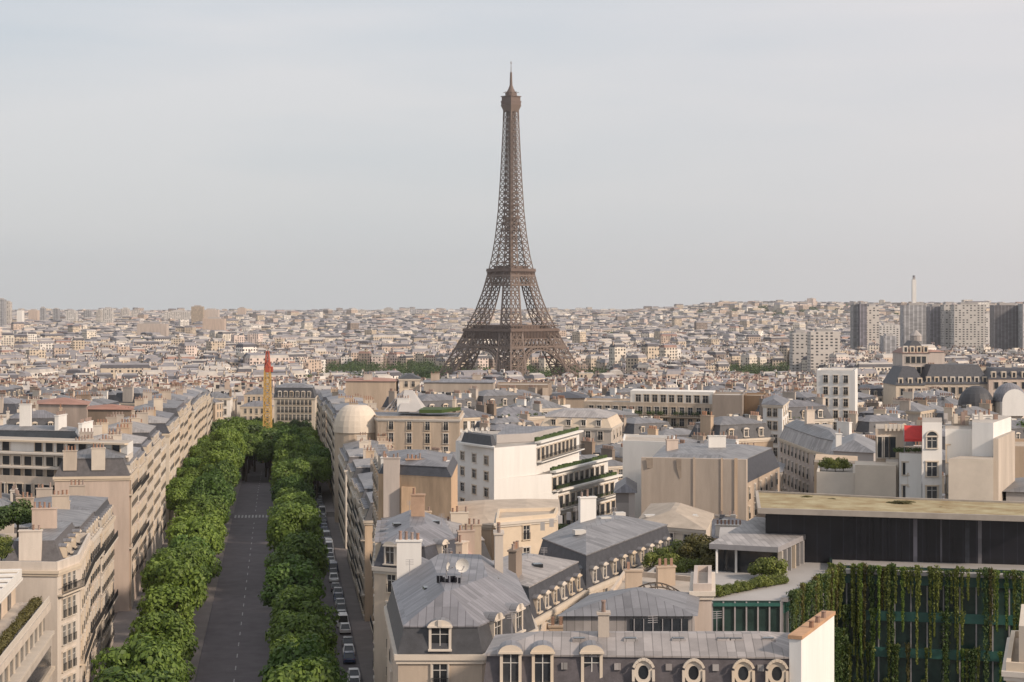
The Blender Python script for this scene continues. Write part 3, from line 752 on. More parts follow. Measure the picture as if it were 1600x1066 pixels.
# raised attic on that block: zinc slope and dark glazed band, arched trellis
H3 = house('attic_storey', 'raised zinc attic with a dark glazed strip standing behind the long slate slope', [q(880, 131.5), q(1082, 131.5), q(1086, 141), q(930, 141)], 29.15, z0=20, roof='hip', top='zinc', h2=1.2, wall='zincp', cornice=False)
partbox(H3, 'glazed_band', 'glass', ((px(985, 131) + px(1076, 131)) / 2, 131.4, 28.45), (4.3, .12, .9))
for k in range(6): partbox(H3, 'mullion', 'steel', (px(985, 131) + .7 * k + .3, 131.32, 28.45), (.07, .08, .94))
b = MB()
for s in range(2):
    yy = 141 + s * 2.2; n = 12
    c = [(px(970, 143) + 5.6 * i / n, yy, 28.4 + 1.35 * math.sin(math.pi * i / n)) for i in range(n + 1)]
    for i in range(n): b.bar(c[i], c[i + 1], .1)
    for i in range(0, n + 1, 2): b.bar(c[i], (c[i][0], yy, 28.0), .07)
for i in range(13):
    t = i / 12; zz = 28.4 + 1.35 * math.sin(math.pi * t); b.bar((px(970, 143) + 5.6 * t, 141, zz), (px(970, 143) + 5.6 * t, 143.2, zz), .07)
for i in range(10):
    t = i / 10; b.bar((px(970, 143) + 5.6 * t, 141, 28.1), (px(970, 143) + 5.6 * t + .5, 141, 28.7), .05)
tag(b.build('trellis', 'bark', None, origin=(px(1020, 143), 142, 27)), 'low arched trellis on the roof terrace behind the glazed attic strip', 'trellis')
H4 = house('chimney_block', 'pinkish rendered chimney stack block left of the dark green glass wall', [q(1083, 140), q(1112, 140), q(1112, 150), q(1085, 150)], Z(922, 140), z0=15, roof='flat', wall='pink', win={})
H4b = house('terrace_block', 'flat-roofed cream courtyard block behind the arched trellis', [q(930, 158), q(1092, 158), q(1096, 178), q(975, 183)], 24.4, roof='flat', wall='stone', win={0: 5}, floors=2, chim=[(px(990, 168), 168, 24, 27, 1.6, 0), (px(1040, 176), 176, 24, 26.2, 1.8, .2)], fine=False)
house('courtyard_wing', 'low cream wing with roof openings left of the arched trellis', [q(835, 150.5), q(925, 147), q(935, 157), q(850, 163)], 22.6, roof='flat', wall='stone', win={0: 4}, floors=2, chim=[(px(870, 152), 152, 22, 24.6, 1.3, 0), (px(900, 153), 153, 22, 24.9, 1.2, .4)], fine=False)
# diagonal zinc-roofed wings
HA = house('diagonal_wing', 'pale zinc roofed wing with grey slate slope and row of dormers behind the faceted roof', [(1.8, 166.5), (7.7, 185), (0, 192), (-5.6, 178)], 22.6, low='slate', top='zincp', in1=.8, h1=2.9, h2=.9, win={0: 6, 3: 3}, dorm={0: 6}, dk='small', floors=5, chim=[(px(805, 172), 172, 24, 28.4, 2.2, 1.3, 'tanb')])
HB = house('diagonal_wing', 'blue grey zinc roofed wing with dark slate slope left of the bushy roof terrace', [(7.75, 185.2), (19.7, 214), (8.6, 222), (2.6, 201)], 22.6, low='slate', top='zinc', in1=.9, h1=3.2, h2=1.2, win={0: 9}, dorm={0: 9}, dk='small', floors=4, chim=[(9, 212, 25, 29.2, 2, .3, 'white')])
for k, (a_, c_) in enumerate(((7.5, 198), (11, 210), (13, 215))): partbox(HB, 'skylight', 'frame', (a_, c_, 26.9), (1.3, 1.0, .5), .3)
# zinc hip roof house beside the avenue and its neighbours
HC = house('corner_house', 'house with light zinc hip roof and slate dormers beside the avenue, behind the faceted roof', [q(585, 199), q(668, 196), q(722, 204), q(700, 224), q(590, 221)], Z(889, 197), low='slate', top='zinc', in1=.9, h1=2.5, h2=1.6, in2=5.5,
    win={0: 2, 4: 5, 1: 1}, dorm={0: 3, 4: 5, 1: 1}, dk='tall', floors=6, chim=[(px(653, 212), 212, 24, 29.5, 1.6, 0, 'brick')], ww=1.1)
house('white_gable', 'small white gable wall between the hip roof house and the faceted roof', [q(640, 181), q(678, 180), q(676, 192), q(640, 194)], Z(905, 181), roof='hip', wall='white', h2=.8, cornice=False)
house('roof_cluster', 'low terracotta and stone roofs crowded with chimneys in front of the pale zinc wing', [q(690, 186), q(716, 181), q(740, 200), q(727, 226), q(715, 226)], 22.4, roof='hip', top='rtile', wall='pink', cornice=False, h2=1, chim=[(px(712, 190), 190, 22, 25, 1.6, .3, 'brick'), (px(722, 200), 200, 22, 25.4, 1.8, 1.2, 'stone'), (px(728, 212), 212, 22, 25.2, 2, .2, 'pink')])
HD = house('brick_house', 'orange brick rear walls under grey roofs beside the avenue', [q(592, 264), q(705, 258), q(715, 282), q(583, 286)], Z(742, 262), wall='ochre', low='slate', top='zinc', in1=.8, h1=1.4, h2=1.0, win={3: 5}, dorm={3: 4}, floors=6, chim=[(px(600, 266), 266, 24, 29.4, 1.5, 1.5, 'white'), (px(612, 262.5), 262.5, 18, 29.6, 2.4, 0, 'pink'), (px(650, 265), 265, 24, 29.2, 3, 0, 'brick'), (px(695, 268), 268, 24, 28.6, 2.4, 1.4, 'white')], cornice=False)
partbox(HD, 'chimney_breast', 'ochre', (px(640, 261), 261.5, 18), (2.4, 1.2, 15))
house('small_villa', 'cream villa with tall dark windows below the white stepped building', [q(702, 262), q(768, 258), q(872, 272), q(870, 292), q(712, 288)], Z(815, 262), roof='hip', top='felt', wall='stone', win={0: 2, 1: 5}, h2=.8, floors=4, ww=1.15, wh=2.2)
house('villa_annex', 'low cream annex with flat roof in front of the cream villa', [q(775, 244), q(868, 250), q(872, 258), q(778, 256)], Z(812, 247), roof='flat', wall='trim', win={0: 1}, floors=2)
for k in range(4): partbox(HB, 'roof_vent', 'conc', (3.5 + k * 1.1, 203 + k * 3.3, 26.9), (.5, .5, .9))
# white stepped modern building
T = [q(712, 325), q(772, 312)]
root = empty('stepped_white_building', (px(800, 325), 325, 0), 'modern white building with plain gable wall and stepped rows of dark balconies', 'building')
S0 = [q(712, 328), q(772, 312)]
zt = [Z(700, 312), Z(742, 320), Z(770, 322), Z(800, 323)]
fr = [q(838, 320), q(862, 322), q(872, 323), q(874, 323.5)]; bk = [q(905, 350), q(950, 351), q(966, 352), q(968, 352.5)]
b = MB()
for k in range(4):
    z0_ = zt[k + 1] if k < 3 else 0
    pts = [S0[0], S0[1], fr[k], bk[k], q(725, 356)]
    b.prism(pts, z0_, zt[k], 0, 1)
    if k < 3: pass
b.build('wall', ['white', 'felt'], root); OCC.append([S0[0], S0[1], fr[3], bk[3], q(725, 356)])
pts = [S0[0], S0[1], fr[0], bk[0], q(725, 356)]
for k in range(4):
    balcony(root, fr[k], bk[k], zt[k] - 3.3 + .2, dep=1.1, ht=1.0, mats=('white', 'iron'), bars=.5, t=.06)
    ln, a, d = along(fr[k], bk[k])
    for i in range(10):
        t = 1.2 + (ln - 2) * i / 10; put_window(root, fr[k][0] + d.x * t, fr[k][1] + d.y * t, zt[k] - 3.0, a, 2.0, 2.2, 'plain', False)
    b = MB(); c = Vector(fr[k]) + d * ln / 2 + Vector((d.y, -d.x)) * .3; b.box((c.x, c.y, zt[k] + .35), (ln, 1.2, .35), a); b.build('parapet', 'white', root)
    b = MB()
    for i in range(int(ln / 1.0)):
        c = Vector(fr[k]) + d * (i + .5) * 1.0 + Vector((-d.y, d.x)) * .2; b.box((c.x, c.y, zt[k] + .8), (.8, .4, .5 + .4 * R.random()), a)
    b.build('planter_hedge', 'leafd', root)
windows_on(root, S0[0], S0[1], [zt[0] - 3.2, zt[0] - 6.0, zt[0] - 8.9, zt[0] - 11.8], 3, 1.7, 1.5, 'open', True, .6)
b = MB(); A_ = [q(720, 323.5), q(769, 313), q(776, 318), q(727, 329)]; b.frustum(A_, zt[0] + .1, offs(A_, .6), zt[0] + 1.9, 0, 0); b.build('penthouse_slope', 'slate', root)
b = MB(); b.prism([q(716, 322.5), q(772, 311.2), q(773, 314), q(718, 325)], zt[0] - .1, zt[0] + .22); b.build('cornice', 'white', root)
b = MB(); b.prism([q(776, 322), q(830, 326), q(880, 345), q(790, 345)], zt[0] + .05, zt[0] + 1.6, 0, 1); b.build('roof', ['conc', 'zinc'], root)
for k in range(6): dish(px(722 + 8 * k, 326), 322 + k, zt[0] + 1.6, .42, f'white dish on the roof edge of the stepped white building, {ordn(k)} from the left', R.random(), 'dishes on the stepped white building')
# rounded corner building with rotunda
HE = house('rotunda_building', 'cream stone building with a rounded corner pavilion beside the avenue', [q(590, 424), q(718, 420), q(724, 446), q(560, 450)], Z(654, 422), roof='flat', wall='stone', win={0: 4}, floors=5, ctop='zinc', chim=[(px(630, 436), 436, 26, 29.5, 3, 0, 'white'), (px(710, 440), 440, 26, 29, 3, 1.5, 'stone')], wh=2.3)
b = MB(); b.cyl((px(557, 430), 430, -2), 5.3, Z(677, 425) + 2, 24); b.build('rotunda', 'stone', HE)
b = MB(); zr = Z(677, 425); prev = 5.6
for k in range(1, 7):
    a = k / 6 * 1.35; r_ = 1.6 + 4.0 * math.cos(a); z1_ = zr + 6.6 * math.sin(a); z0_ = zr + 6.6 * math.sin((k - 1) / 6 * 1.35)
    b.cyl((px(557, 430), 430, z0_), prev, z1_ - z0_, 24, r2=r_); prev = r_
b.build('dome_roof', 'trim', HE)
b = MB()
for i in range(7): b.bar((px(600 + 8 * i, 436), 436, 26.5), (px(630, 438), 438, 31.2), .25)
b.frustum([q(622, 434), q(662, 434), q(668, 444), q(625, 444)], 26.4, [q(632, 438), q(645, 438), q(645, 440), q(632, 440)], 31.4, 1, 1); b.build('tent_roof', ['steel', 'conc'], HE)
b = MB(); b.prism([q(655, 428), q(690, 428), q(720, 440), q(660, 440)], 26.4, 27.2); b.build('planter_hedge', 'leafd', HE)
# three blank buildings before the tower
house('party_wall_block', 'tall blank tan party wall left of the tower base', [q(662, 602), q(771, 600), q(774, 622), q(664, 622)], Z(598, 600), wall='tan', roof='hip', top='zinc', h2=.9, cornice=False, chim=[(px(680, 610), 610, 24, 29, 3, 0), (px(745, 610), 610, 24, 28.6, 3, 0)], fine=False)
house('party_wall_block', 'narrow blank buff wall with pale corner, left of the tall tan party wall', [q(540, 604), q(618, 602), q(622, 622), q(540, 622)], Z(596, 602), wall='tan', roof='hip', top='rtile', h2=1, cornice=False, chim=[(px(575, 606), 606, 24, 29, 3, 0)], fine=False)
house('narrow_block', 'slender stone block with chimney between the buff and tan blank walls', [q(624, 606), q(656, 606), q(656, 622), q(624, 622)], Z(592, 606), wall='trim', roof='hip', top='slate', h2=1.5, win={0: 2}, fine=False)
house('party_wall_block', 'dark brown blank wall directly below the tower', [q(776, 572), q(856, 570), q(862, 590), q(778, 592)], Z(604, 570), wall='tanb', roof='flat', ctop='felt', cornice=False)
partbox(bpy.data.objects['party_wall_block.002'], 'corner_pier', 'tan', (px(852, 569), 569.6, 12), (1.8, 1.2, 28))
house('party_wall_block', 'tan blank wall below the right leg of the tower', [q(860, 562), q(915, 560), q(918, 580), q(862, 582)], Z(622, 561), wall='tan', roof='hip', top='slate', h2=1.4, cornice=False)
# long building with continuous planted balconies
HF = house('balcony_building', 'long cream building with continuous planted balconies right of the tower', [q(912, 497), q(1118, 482), q(1124, 500), q(915, 515)], Z(632, 490), roof='flat', wall='stone', floors=5, cornice=False)
for k, zz in enumerate((3.1, 6.2, 9.3)):
    z_ = Z(632, 490) - zz; balcony(HF, q(912, 497), q(1118, 482), z_, dep=1.5, ht=.9, mats=('trim', 'iron'), bars=.6, t=.07)
    b = MB(); p0, p1 = Vector(q(912, 497)), Vector(q(1118, 482)); d = (p1 - p0)
    V = leafcloud([(p0.x + d.x * t + 0, p0.y + d.y * t - 1.35, z_ + .9, R.uniform(.45, .8)) for t in [R.random() for _ in range(40)]], 1800, .16, k)
    o = bpy.data.objects.new('balcony_plants', cloudmesh('balcony_plants', V - np.array(W(HF)), 'leafd')); COL.objects.link(o); o.parent = HF
windows_on(HF, q(912, 497), q(1118, 482), [Z(632, 490) - 2.7 - 3.1 * k for k in range(3)], 15, 1.4, 2.1, 'open', False)
b = MB(); b.prism([q(985, 496), q(1115, 487), q(1118, 497), q(990, 506)], Z(632, 490) + .02, Z(612, 490)); b.build('penthouse', 'white', HF)
windows_on(HF, q(985, 496), q(1115, 487), [Z(632, 490) + .5], 9, 1.6, 2.0, 'open', False)
house('party_wall_block', 'brown blank wall at the right end of the planted balcony building', [q(1113, 478), q(1160, 476), q(1164, 494), q(1116, 494)], Z(620, 478), wall='tanb', roof='flat', cornice=False)
house('party_wall_block', 'olive brown blank wall standing beside the brown wall and the white house', [q(1163, 486), q(1196, 484), q(1200, 500), q(1165, 500)], Z(621, 485), wall='tanb', roof='flat', cornice=False)
house('small_cream_block', 'small yellow cream block with windows in front of the planted balconies', [q(845, 405), q(955, 400), q(972, 420), q(850, 425)], Z(668, 402), wall='stone', roof='mansard', low='trim', top='zincp', win={0: 5, 1: 3}, h1=2.2, dorm={0: 4}, dk='small', floors=3)
# big blank wall and its mansard neighbour
HG = house('stained_party_wall', 'large blank tan wall with two soot stains and slate mansard on its right side', [q(1003, 285), q(1163, 281), q(1218, 312), q(1030, 318)], Z(755, 283), wall='tan', low='slate', top='zinc', in1=1.2, h1=3.4, h2=.8, win={1: 6}, floors=4, cornice=False, chim=[(px(1050, 300), 300, 27, 29.5, 2, .2, 'pink'), (px(1120, 302), 302, 27, 30, 3, .1, 'white')])
P = [q(1002, 284.2), q(1166, 280.2), q(1168, 281.4), q(1003, 285.4)]
b = MB(); b.prism(P, -2, Z(716, 283)); b.build('gable', 'tan', HG)
def stain(pxx, y0_, y1_, wd, k=.5):
    a = Vector(P[0]).lerp(Vector(P[1]), (pxx - 1002) / 164); z0_, z1_ = Z(y1_, 283), Z(y0_, 283); n = 5
    b = MB(); w2 = wd / 2
    b.face([(a.x - w2 * k * .5, a.y - .03, z0_), (a.x + w2 * k * .4, a.y - .03, z0_ + .2), (a.x + w2 * k, a.y - .03, (z0_ + z1_) / 2), (a.x + w2, a.y - .03, z1_), (a.x - w2, a.y - .03, z1_), (a.x - w2 * .9, a.y - .03, (z0_ + z1_) / 2 + .2)]); b.build('soot_stain', 'stain', HG)
for k, (pp_, y0_, wd_) in enumerate(((1085, 716, .35), (1128, 716, .28), (1150, 716, .5))):
    a = Vector(P[0]).lerp(Vector(P[1]), (pp_ - 1002) / 164); partbox(HG, 'flue', 'tan', (a.x, a.y - .02, Z(716, 283) / 2 + .2), (wd_, .18, Z(716, 283)), .0)
stain(1019, 717, 733, 2.0, 1.6); stain(1064, 717, 748, 1.4)
house('white_wall_block', 'plain off white wall rising behind the left edge of the stained tan wall', [q(973, 322), q(1052, 318), q(1056, 334), q(975, 338)], Z(694, 320), wall='white', roof='flat', cornice=False)
house('grey_shed', 'small dark grey block wedged between the stepped white building and the stained wall', [q(962, 300), q(992, 300), q(992, 316), q(965, 316)], Z(770, 300), wall='hrg', roof='hip', top='zinc', cornice=False)
HH = house('conservatory_house', 'low house with white skylights at the foot of the stained tan wall', [q(995, 238), q(1100, 232), q(1112, 250), q(1020, 262)], Z(822, 236), wall='trim', roof='hip', top='felt', h2=1.6, win={0: 3}, floors=2)
for k in range(3): partbox(HH, 'skylight', 'frame', (px(1020 + 30 * k, 240), 241.5, 23.6), (2.0, 1.6, .25), .1)

def aerial(root, x, y, z, h):
    b = MB(); b.bar((x, y, z), (x, y, z + h), .05)
    for k in range(4): b.bar((x - .35, y - .1, z + h - .15 * k), (x + .35, y + .1, z + h - .15 * k), .03)
    b.build('aerial', 'steel', root)
for rt, lst in ((H1, ((700, 155, 29, 2.2), (640, 158, 28, 1.8))), (H2, ((800, 124, 29.4, 1.6), (1120, 123.5, 29.3, 1.8), (1020, 124, 29.4, 1.3))), (HA, ((800, 178, 26.2, 2), (850, 182, 26, 1.6))), (HB, ((900, 205, 27, 2.2), (960, 208, 27, 1.8), (930, 212, 27, 1.5))), (HC, ((640, 214, 26.5, 2.4), (690, 210, 26, 1.8))), (HG, ((1090, 298, 30, 2.5), (1150, 302, 30, 2))), (HD, ((670, 272, 28, 2.4),))):
    for a_, c_, d_, e_ in lst: aerial(rt, px(a_, c_), c_, d_ - .3, e_)
for rt, lst in ((H1, ((670, 148, 28.6), (770, 153, 28.6))), (HA, ((840, 178, 26.2), (815, 184, 26.3))), (HC, ((620, 208, 26.6), (680, 212, 26.4), (650, 204, 26.3)))):
    for a_, c_, d_ in lst: b = MB(); b.box((px(a_, c_), c_, d_ - .1), (.9, 1.1, .35), .2); b.build('skylight', 'glass', rt)
# ------------------------------------------------------------------ glass building with hanging plants (right)
GB = house('glass_office_building', 'dark green glass building with projecting gravel roof and plants hanging down its face', [(px(1296, 187), 187), (px(1660, 182), 182), (px(1660, 222), 222), (px(1296, 224), 224)], 24.6, wall='ggl', roof='flat', cornice=False, ctop='conc', parapet=.2)
OCC.append([q(1110, 168), q(1222, 168), q(1310, 188), q(1310, 224), q(1120, 224)])
wing = [q(1112, 168), q(1220, 168), q(1298, 186.6), q(1298, 224), q(1125, 224)]
b = MB(); b.prism(wing, -2, 24.2, 0, 1); b.build('wall', ['ggl', 'conc'], GB)
b = MB()       # mullions, floor bands
def onwall(b, p0, p1, t, z0_, z1_, wd, dp, m=0):
    ln, a, d = along(p0, p1); c = Vector(p0) + d * t * ln + Vector((d.y, -d.x)) * dp / 2; b.box((c.x, c.y, (z0_ + z1_) / 2), (wd, dp, z1_ - z0_), a, m)
fr_ = [(q(1112, 168), q(1220, 168), 6), (q(1220, 168), q(1298, 186.6), 10), (q(1298, 187), q(1655, 182.1), 14)]
for p0, p1, n in fr_:
    for i in range(n + 1): onwall(b, p0, p1, min(.995, max(.005, i / n)), 0, 24.1, .14, .2)
b.build('mullions', 'steel', GB)
for k, zz in enumerate((24.0, 20.2, 16.4, 12.6)):
    b = MB()
    for p0, p1, n in fr_:
        if k and n == 6: continue
        onwall(b, p0, p1, .5, zz - 1.0 if n != 6 else zz - .3, zz, along(p0, p1)[0] - .2, .32)
    b.build('floor_band', 'ggp', GB)
b = MB()
for zz in (24.1,):
    p0, p1 = q(1298, 187), q(1655, 182.1); onwall(b, p0, p1, .5, zz, zz + .4, along(p0, p1)[0], 1.0)
    p0, p1 = q(1220, 168), q(1298, 186.6); onwall(b, p0, p1, .5, zz, zz + .4, along(p0, p1)[0], .7)
b.build('planter_ledge', 'conc', GB)
b = MB(); F0 = [q(1196, 194), q(1600, 188.4), q(1660, 188), (px(1660, 195), 195), (px(1200, 206), 206)]; b.prism(F0, 24.2, 29.65); b.build('penthouse', 'black', GB)
for i in range(16):
    p0, p1 = q(1330, 192.1), q(1655, 188); ln, a, d = along(p0, p1); c = Vector(p0) + d * ln * i / 16 + Vector((d.y, -d.x)) * .12
    partbox(GB, 'fin', R.choice(['hrd', 'slate', 'black']), (c.x, c.y, 26.9), (.16 + .5 * R.random(), .2, 4.6), a)
b = MB(); SL = [q(1184, 192), (px(1640, 184), 184), (px(1660, 197), 197), (px(1400, 203), 203), (px(1180, 210.5), 210.5)]
b.prism(SL, 29.65, 30.05, 0, 1); b.build('roof_slab', ['felt', 'gravel'], GB)
b = MB()
for i in range(5):
    a = Vector(SL[i]); c = Vector(SL[(i + 1) % 5]); ins = offs(SL, .35); a2 = Vector(ins[i]); c2 = Vector(ins[(i + 1) % 5])
    b.mesh([(*a, 30.05), (*c, 30.05), (*c2, 30.05), (*a2, 30.05), (*a, 30.25), (*c, 30.25), (*c2, 30.25), (*a2, 30.25)], [(4, 5, 6, 7), (0, 1, 5, 4), (2, 3, 7, 6)])
b.build('roof_edge', 'felt', GB)
# low planting on the gravel roof
for i, (pp, Y_, s_) in enumerate(((1395, 199, .5), (1410, 198, .7), (1422, 199.5, .45), (1300, 203, .4), (1260, 205, .5), (1345, 196, .3), (1470, 195, .35), (1240, 198, .3))):
    tree('olive', px(pp, Y_), Y_, 29.75, s_, f'low ochre shrub on the gravel roof, {ordn(i)} placed along it', 'shrubs on the gravel roof', 'shrub', 'shrub', s_ * .35)
# pavilion on the terrace
PV = house('roof_pavilion', 'low glazed pavilion with flat grey roof and upright fins on its right side', [q(1118, 187), q(1214, 184), q(1290, 203), q(1196, 209)], 26.7, z0=24.15, wall='glass', roof=None, cornice=False)
b = MB(); pv = [q(1108, 185.6), q(1216, 182.8), q(1294, 202.5), q(1180, 209.5)]; b.prism(pv, 26.7, 27.25, 0, 1); b.build('roof', ['steel', 'zincp'], PV)
for i in range(12):
    p0, p1 = q(1216, 183.2), q(1292, 202.7); ln, a, d = along(p0, p1); c = Vector(p0) + d * ln * (i + .5) / 12
    partbox(PV, 'fin', 'conc' if i % 3 else 'trim', (c.x, c.y, 25.2), (.22, .5, 3.0), a)
for p_ in (1120, 1150, 1182, 1212): partbox(PV, 'post', 'white', (px(p_, 185.5), 185.5, 25.45), (.22, .22, 2.5))
# hanging plants
def strand(Lh, seed, kind='leafy', wd=.35):
    rs = np.random.RandomState(seed); n = int(Lh * 95)
    z = -rs.rand(n) ** 1.15 * Lh; r_ = wd * (1 - .55 * (-z / Lh)) * (.5 + .5 * np.sin(z * 2.3 + seed) ** 2)
    a = rs.rand(n) * 6.283; c = np.stack([np.cos(a) * r_ * rs.rand(n) ** .5, np.sin(a) * r_ * .7 * rs.rand(n) ** .5, z], 1)
    top = rs.rand(n) < .16; c[top, 2] = rs.rand(top.sum()) * .7 - .1; c[top, :2] *= 1.9
    nr = rs.normal(size=(n, 3)); nr[:, 2] += .3; nr /= np.linalg.norm(nr, axis=1)[:, None]
    t = np.cross(nr, rs.normal(size=(n, 3))); t /= np.linalg.norm(t, axis=1)[:, None]; bt = np.cross(nr, t); s = (.07 + .07 * rs.rand(n))[:, None]
    t[:, 2] *= 1.7
    return cloudmesh('hanging_plant', np.stack([c - t * s, c - bt * s * .6, c + t * s, c + bt * s * .6], 1).reshape(-1, 3), kind)
SM = [strand(l_, i, k_, w_) for i, (l_, k_, w_) in enumerate(((3.2, 'leafy', .34), (5.5, 'leafy', .36), (8, 'leaf', .32), (2.4, 'leafy', .42), (11, 'leafd', .42), (6.8, 'leafo', .34), (9, 'leafy', .24), (14, 'leafd', .6)))]
def vine(x, y, z, k, label, sc=1):
    o = bpy.data.objects.new('hanging_plant', SM[k]); COL.objects.link(o); o.location = (x, y, z); o.rotation_euler = (0, 0, R.random() * 6.28); o.scale = (sc * R.uniform(.7, 1.2), sc, R.uniform(.45, 1.3))
    tag(o, label, 'plant', 'plants hanging down the green glass building')
i = 0
for p0, p1, n, ws in ((q(1220, 168), q(1298, 186.6), 30, (5, 5, 3, 3, 2, 3, 1, 5)), (q(1298, 187), q(1600, 182.1), 56, (4, 4, 3, 2, 1.2, 2, 6, .7))):
    ln, a, d = along(p0, p1)
    for k in range(n):
        t = (k + .5 * R.random()) / n; c = Vector(p0) + d * ln * t + Vector((d.y, -d.x)) * (.9 + .2 * R.random())
        if R.random() < (.12 if n == 30 else   .1 + .35 * t): continue
        kk = R.choices(range(8), ws)[0]
        vine(c.x, c.y, 24.55, kk, f'{ordn(i)} strand from the left of foliage hanging from the terrace edge of the glass building'); i += 1
i = 0
for k in range(40):
    lv = R.choice((20.1, 16.3, 16.3, 12.6)); t = R.random() ** .8; p0, p1 = q(1298, 187), q(1600, 182.1); ln, a, d = along(p0, p1); c = Vector(p0) + d * ln * t + Vector((d.y, -d.x)) * .75
    vine(c.x, c.y, lv, R.choice((0, 2, 4, 5, 6, 6, 7)), {20.1: 'climbing strand starting at the upper green band of the glass building', 16.3: 'climbing strand starting at the middle green band of the glass building', 12.6: 'climbing strand starting at the lowest green band of the glass building'}[lv])
for k in range(12):
    t = (k + .5) / 12; c = Vector(q(1220, 168)).lerp(Vector(q(1298, 186.6)), t); vine(c.x + 1.0, c.y - .6, 19.5 - R.random() * 3, R.choice((4, 7)), 'dark thick climber low on the recessed left flank of the glass building', 1.3)
# terrace bushes and hedge
i = 0
for pp, Y_, s_, kd in ((1022, 193, .9, 'bush'), (1036, 195, 1.05, 'bush'), (1050, 192, .9, 'bush'), (1062, 197, 1.2, 'bush'), (1078, 194, 1.1, 'olive'), (1092, 196, 1.35, 'olive'), (1106, 193, 1.2, 'olive'), (1118, 195, 1.1, 'olive'), (1070, 190, .8, 'bush'), (1090, 190, .8, 'bush'), (1110, 189, .9, 'olive'), (1044, 189, .7, 'bush')):
    tree(kd, px(pp, Y_), Y_, 23.2, s_, f'{"green" if kd == "bush" else "olive brown"} bush, {ordn(i)} on the terrace left of the flat pavilion roof', 'bushes on the roof terrace', 'bush', 'bush'); i += 1
house('planted_terrace', 'grey terrace block carrying bushes between the blue grey wing and the pavilion', [q(1010, 186.5), q(1116, 185), q(1116, 203), q(1066, 206)], 23.2, roof='flat', wall='conc', ctop='felt', cornice=False, parapet=.9)
i = 0
for k in range(17):
    t = k / 16; pp = 1112 + 108 * t; Y_ = 169.5 + 9 * t
    tree('bush', px(pp, Y_), Y_, 24.0, R.uniform(.45, .62), f'clipped green shrub, {ordn(i)} from the left in the hedge before the pavilion', 'hedge along the terrace edge', 'shrub', 'shrub'); i += 1
for k, (pp, Y_) in enumerate(((1190, 181), (1200, 182), (1212, 180))): tree('bush', px(pp, Y_), Y_, 24.2, .95, f'rounder bush, {ordn(k)} of three under the right corner of the pavilion', 'bushes by the pavilion', 'bush', 'bush')
# cream corner at the bottom right
HR = house('stepped_cream_house', 'cream stone house corner with stepped parapet at the lower right edge', [q(1572, 122), q(1700, 120), q(1700, 134), q(1580, 134)], Z(1046, 122), wall='trim', roof='flat', win={0: 2}, floors=2)
b = MB(); b.prism([q(1592, 123), q(1700, 121), q(1700, 132), q(1596, 132)], Z(1046, 122), Z(978, 123)); b.build('attic', 'trim', HR)

# ------------------------------------------------------------------ white tall building group behind the gravel roof
HW = empty('white_tall_building', (px(1480, 240), 240, 0), 'tall white building with arched top window, red awning terrace and stepped wing', 'building')
OCC.append([q(1370, 232), q(1585, 228), q(1590, 256), q(1370, 258)])
def blk(pl, y_, m, Yz, top='felt', z0_=0, nm='wall'):
    b = MB(); b.prism(pl, z0_, Z(y_, Yz), 0, 1); return b.build(nm, [m, top], HW)
blk([q(1441, 230), q(1472, 230), q(1472, 240), q(1441, 240)], 660, 'white', 230)
blk([q(1405, 234), q(1440, 233), q(1440, 246), q(1405, 246)], 708, 'white', 234)
blk([q(1384, 236), q(1404, 235), q(1404, 246), q(1384, 246)], 722, 'trim', 235)
blk([q(1368, 240), q(1412, 240), q(1412, 250), q(1368, 250)], 670, 'stone', 240)
blk([q(1477, 233), q(1520, 232), q(1520, 248), q(1477, 248)], 670, 'white', 233)
blk([q(1519, 231), q(1552, 230), q(1580, 243), q(1545, 250), q(1519, 250)], 660, 'white', 231)
blk([q(1482, 227), q(1552, 226), q(1552, 231), q(1500, 231)], 718, 'trim', 226, z0_=0)
blk([q(1552, 229), q(1560, 229), q(1586, 243), q(1576, 246)], 682, 'stone', 233)
for nm, pp, y0_, y1_, Y_, wd in (('arched_window', 1456, 683, 700, 230, 1.35), ('window', 1456, 722, 744, 230, 1.4), ('window', 1456, 760, 780, 230, 1.4)):
    zz = Z(y1_, Y_); put_window(HW, px(pp, Y_), Y_ - .0, zz, 0, wd, Z(y0_, Y_) - zz, 'open', True)
b = MB(); n = 10; r_ = .7; zc = Z(683, 229.9)
b.face([(px(1456, 230) + r_ * math.cos(math.pi * i / n), 229.9, zc + r_ * math.sin(math.pi * i / n)) for i in range(n + 1)]); b.build('arch_glass', 'glass', HW)
b = MB()
for i in range(n):
    t0, t1 = math.pi * i / n, math.pi * (i + 1) / n; b.bar((px(1456, 230) + .8 * math.cos(t0), 229.86, zc + .8 * math.sin(t0)), (px(1456, 230) + .8 * math.cos(t1), 229.86, zc + .8 * math.sin(t1)), .16)
b.build('arch_surround', 'trim', HW)
for pp, y_ in ((1433, 742), (1433, 778), (1415, 742), (1415, 778), (1424, 760)): put_window(HW, px(pp, 233.6), 233.75, Z(y_, 233.6), 0, .75, 1.6, 'plain', False)
for pp, y_ in ((1482, 722), (1482, 770)): put_window(HW, px(pp, 233), 232.98, Z(y_, 233), 0, .5, 2.2, 'plain', False)
for pp in (1395, 1384, 1376): put_window(HW, px(pp, 239.9), 239.98, Z(715, 240), 0, .8, 2.8, 'plain', False)
for k in range(5): partbox(HW, 'balustrade', 'trim', (px(1384 + 6.6 * k, 239.7), 239.6, Z(668, 240)), (.3, .3, .9))
for k in range(7): partbox(HW, 'roof_vent', R.choice(['trim', 'pot', 'conc']), (px(1480 + 12 * k, 238), 238 + R.uniform(-2, 3), Z(655, 235) - .1), (.5, .5, 1.2 + R.random()))
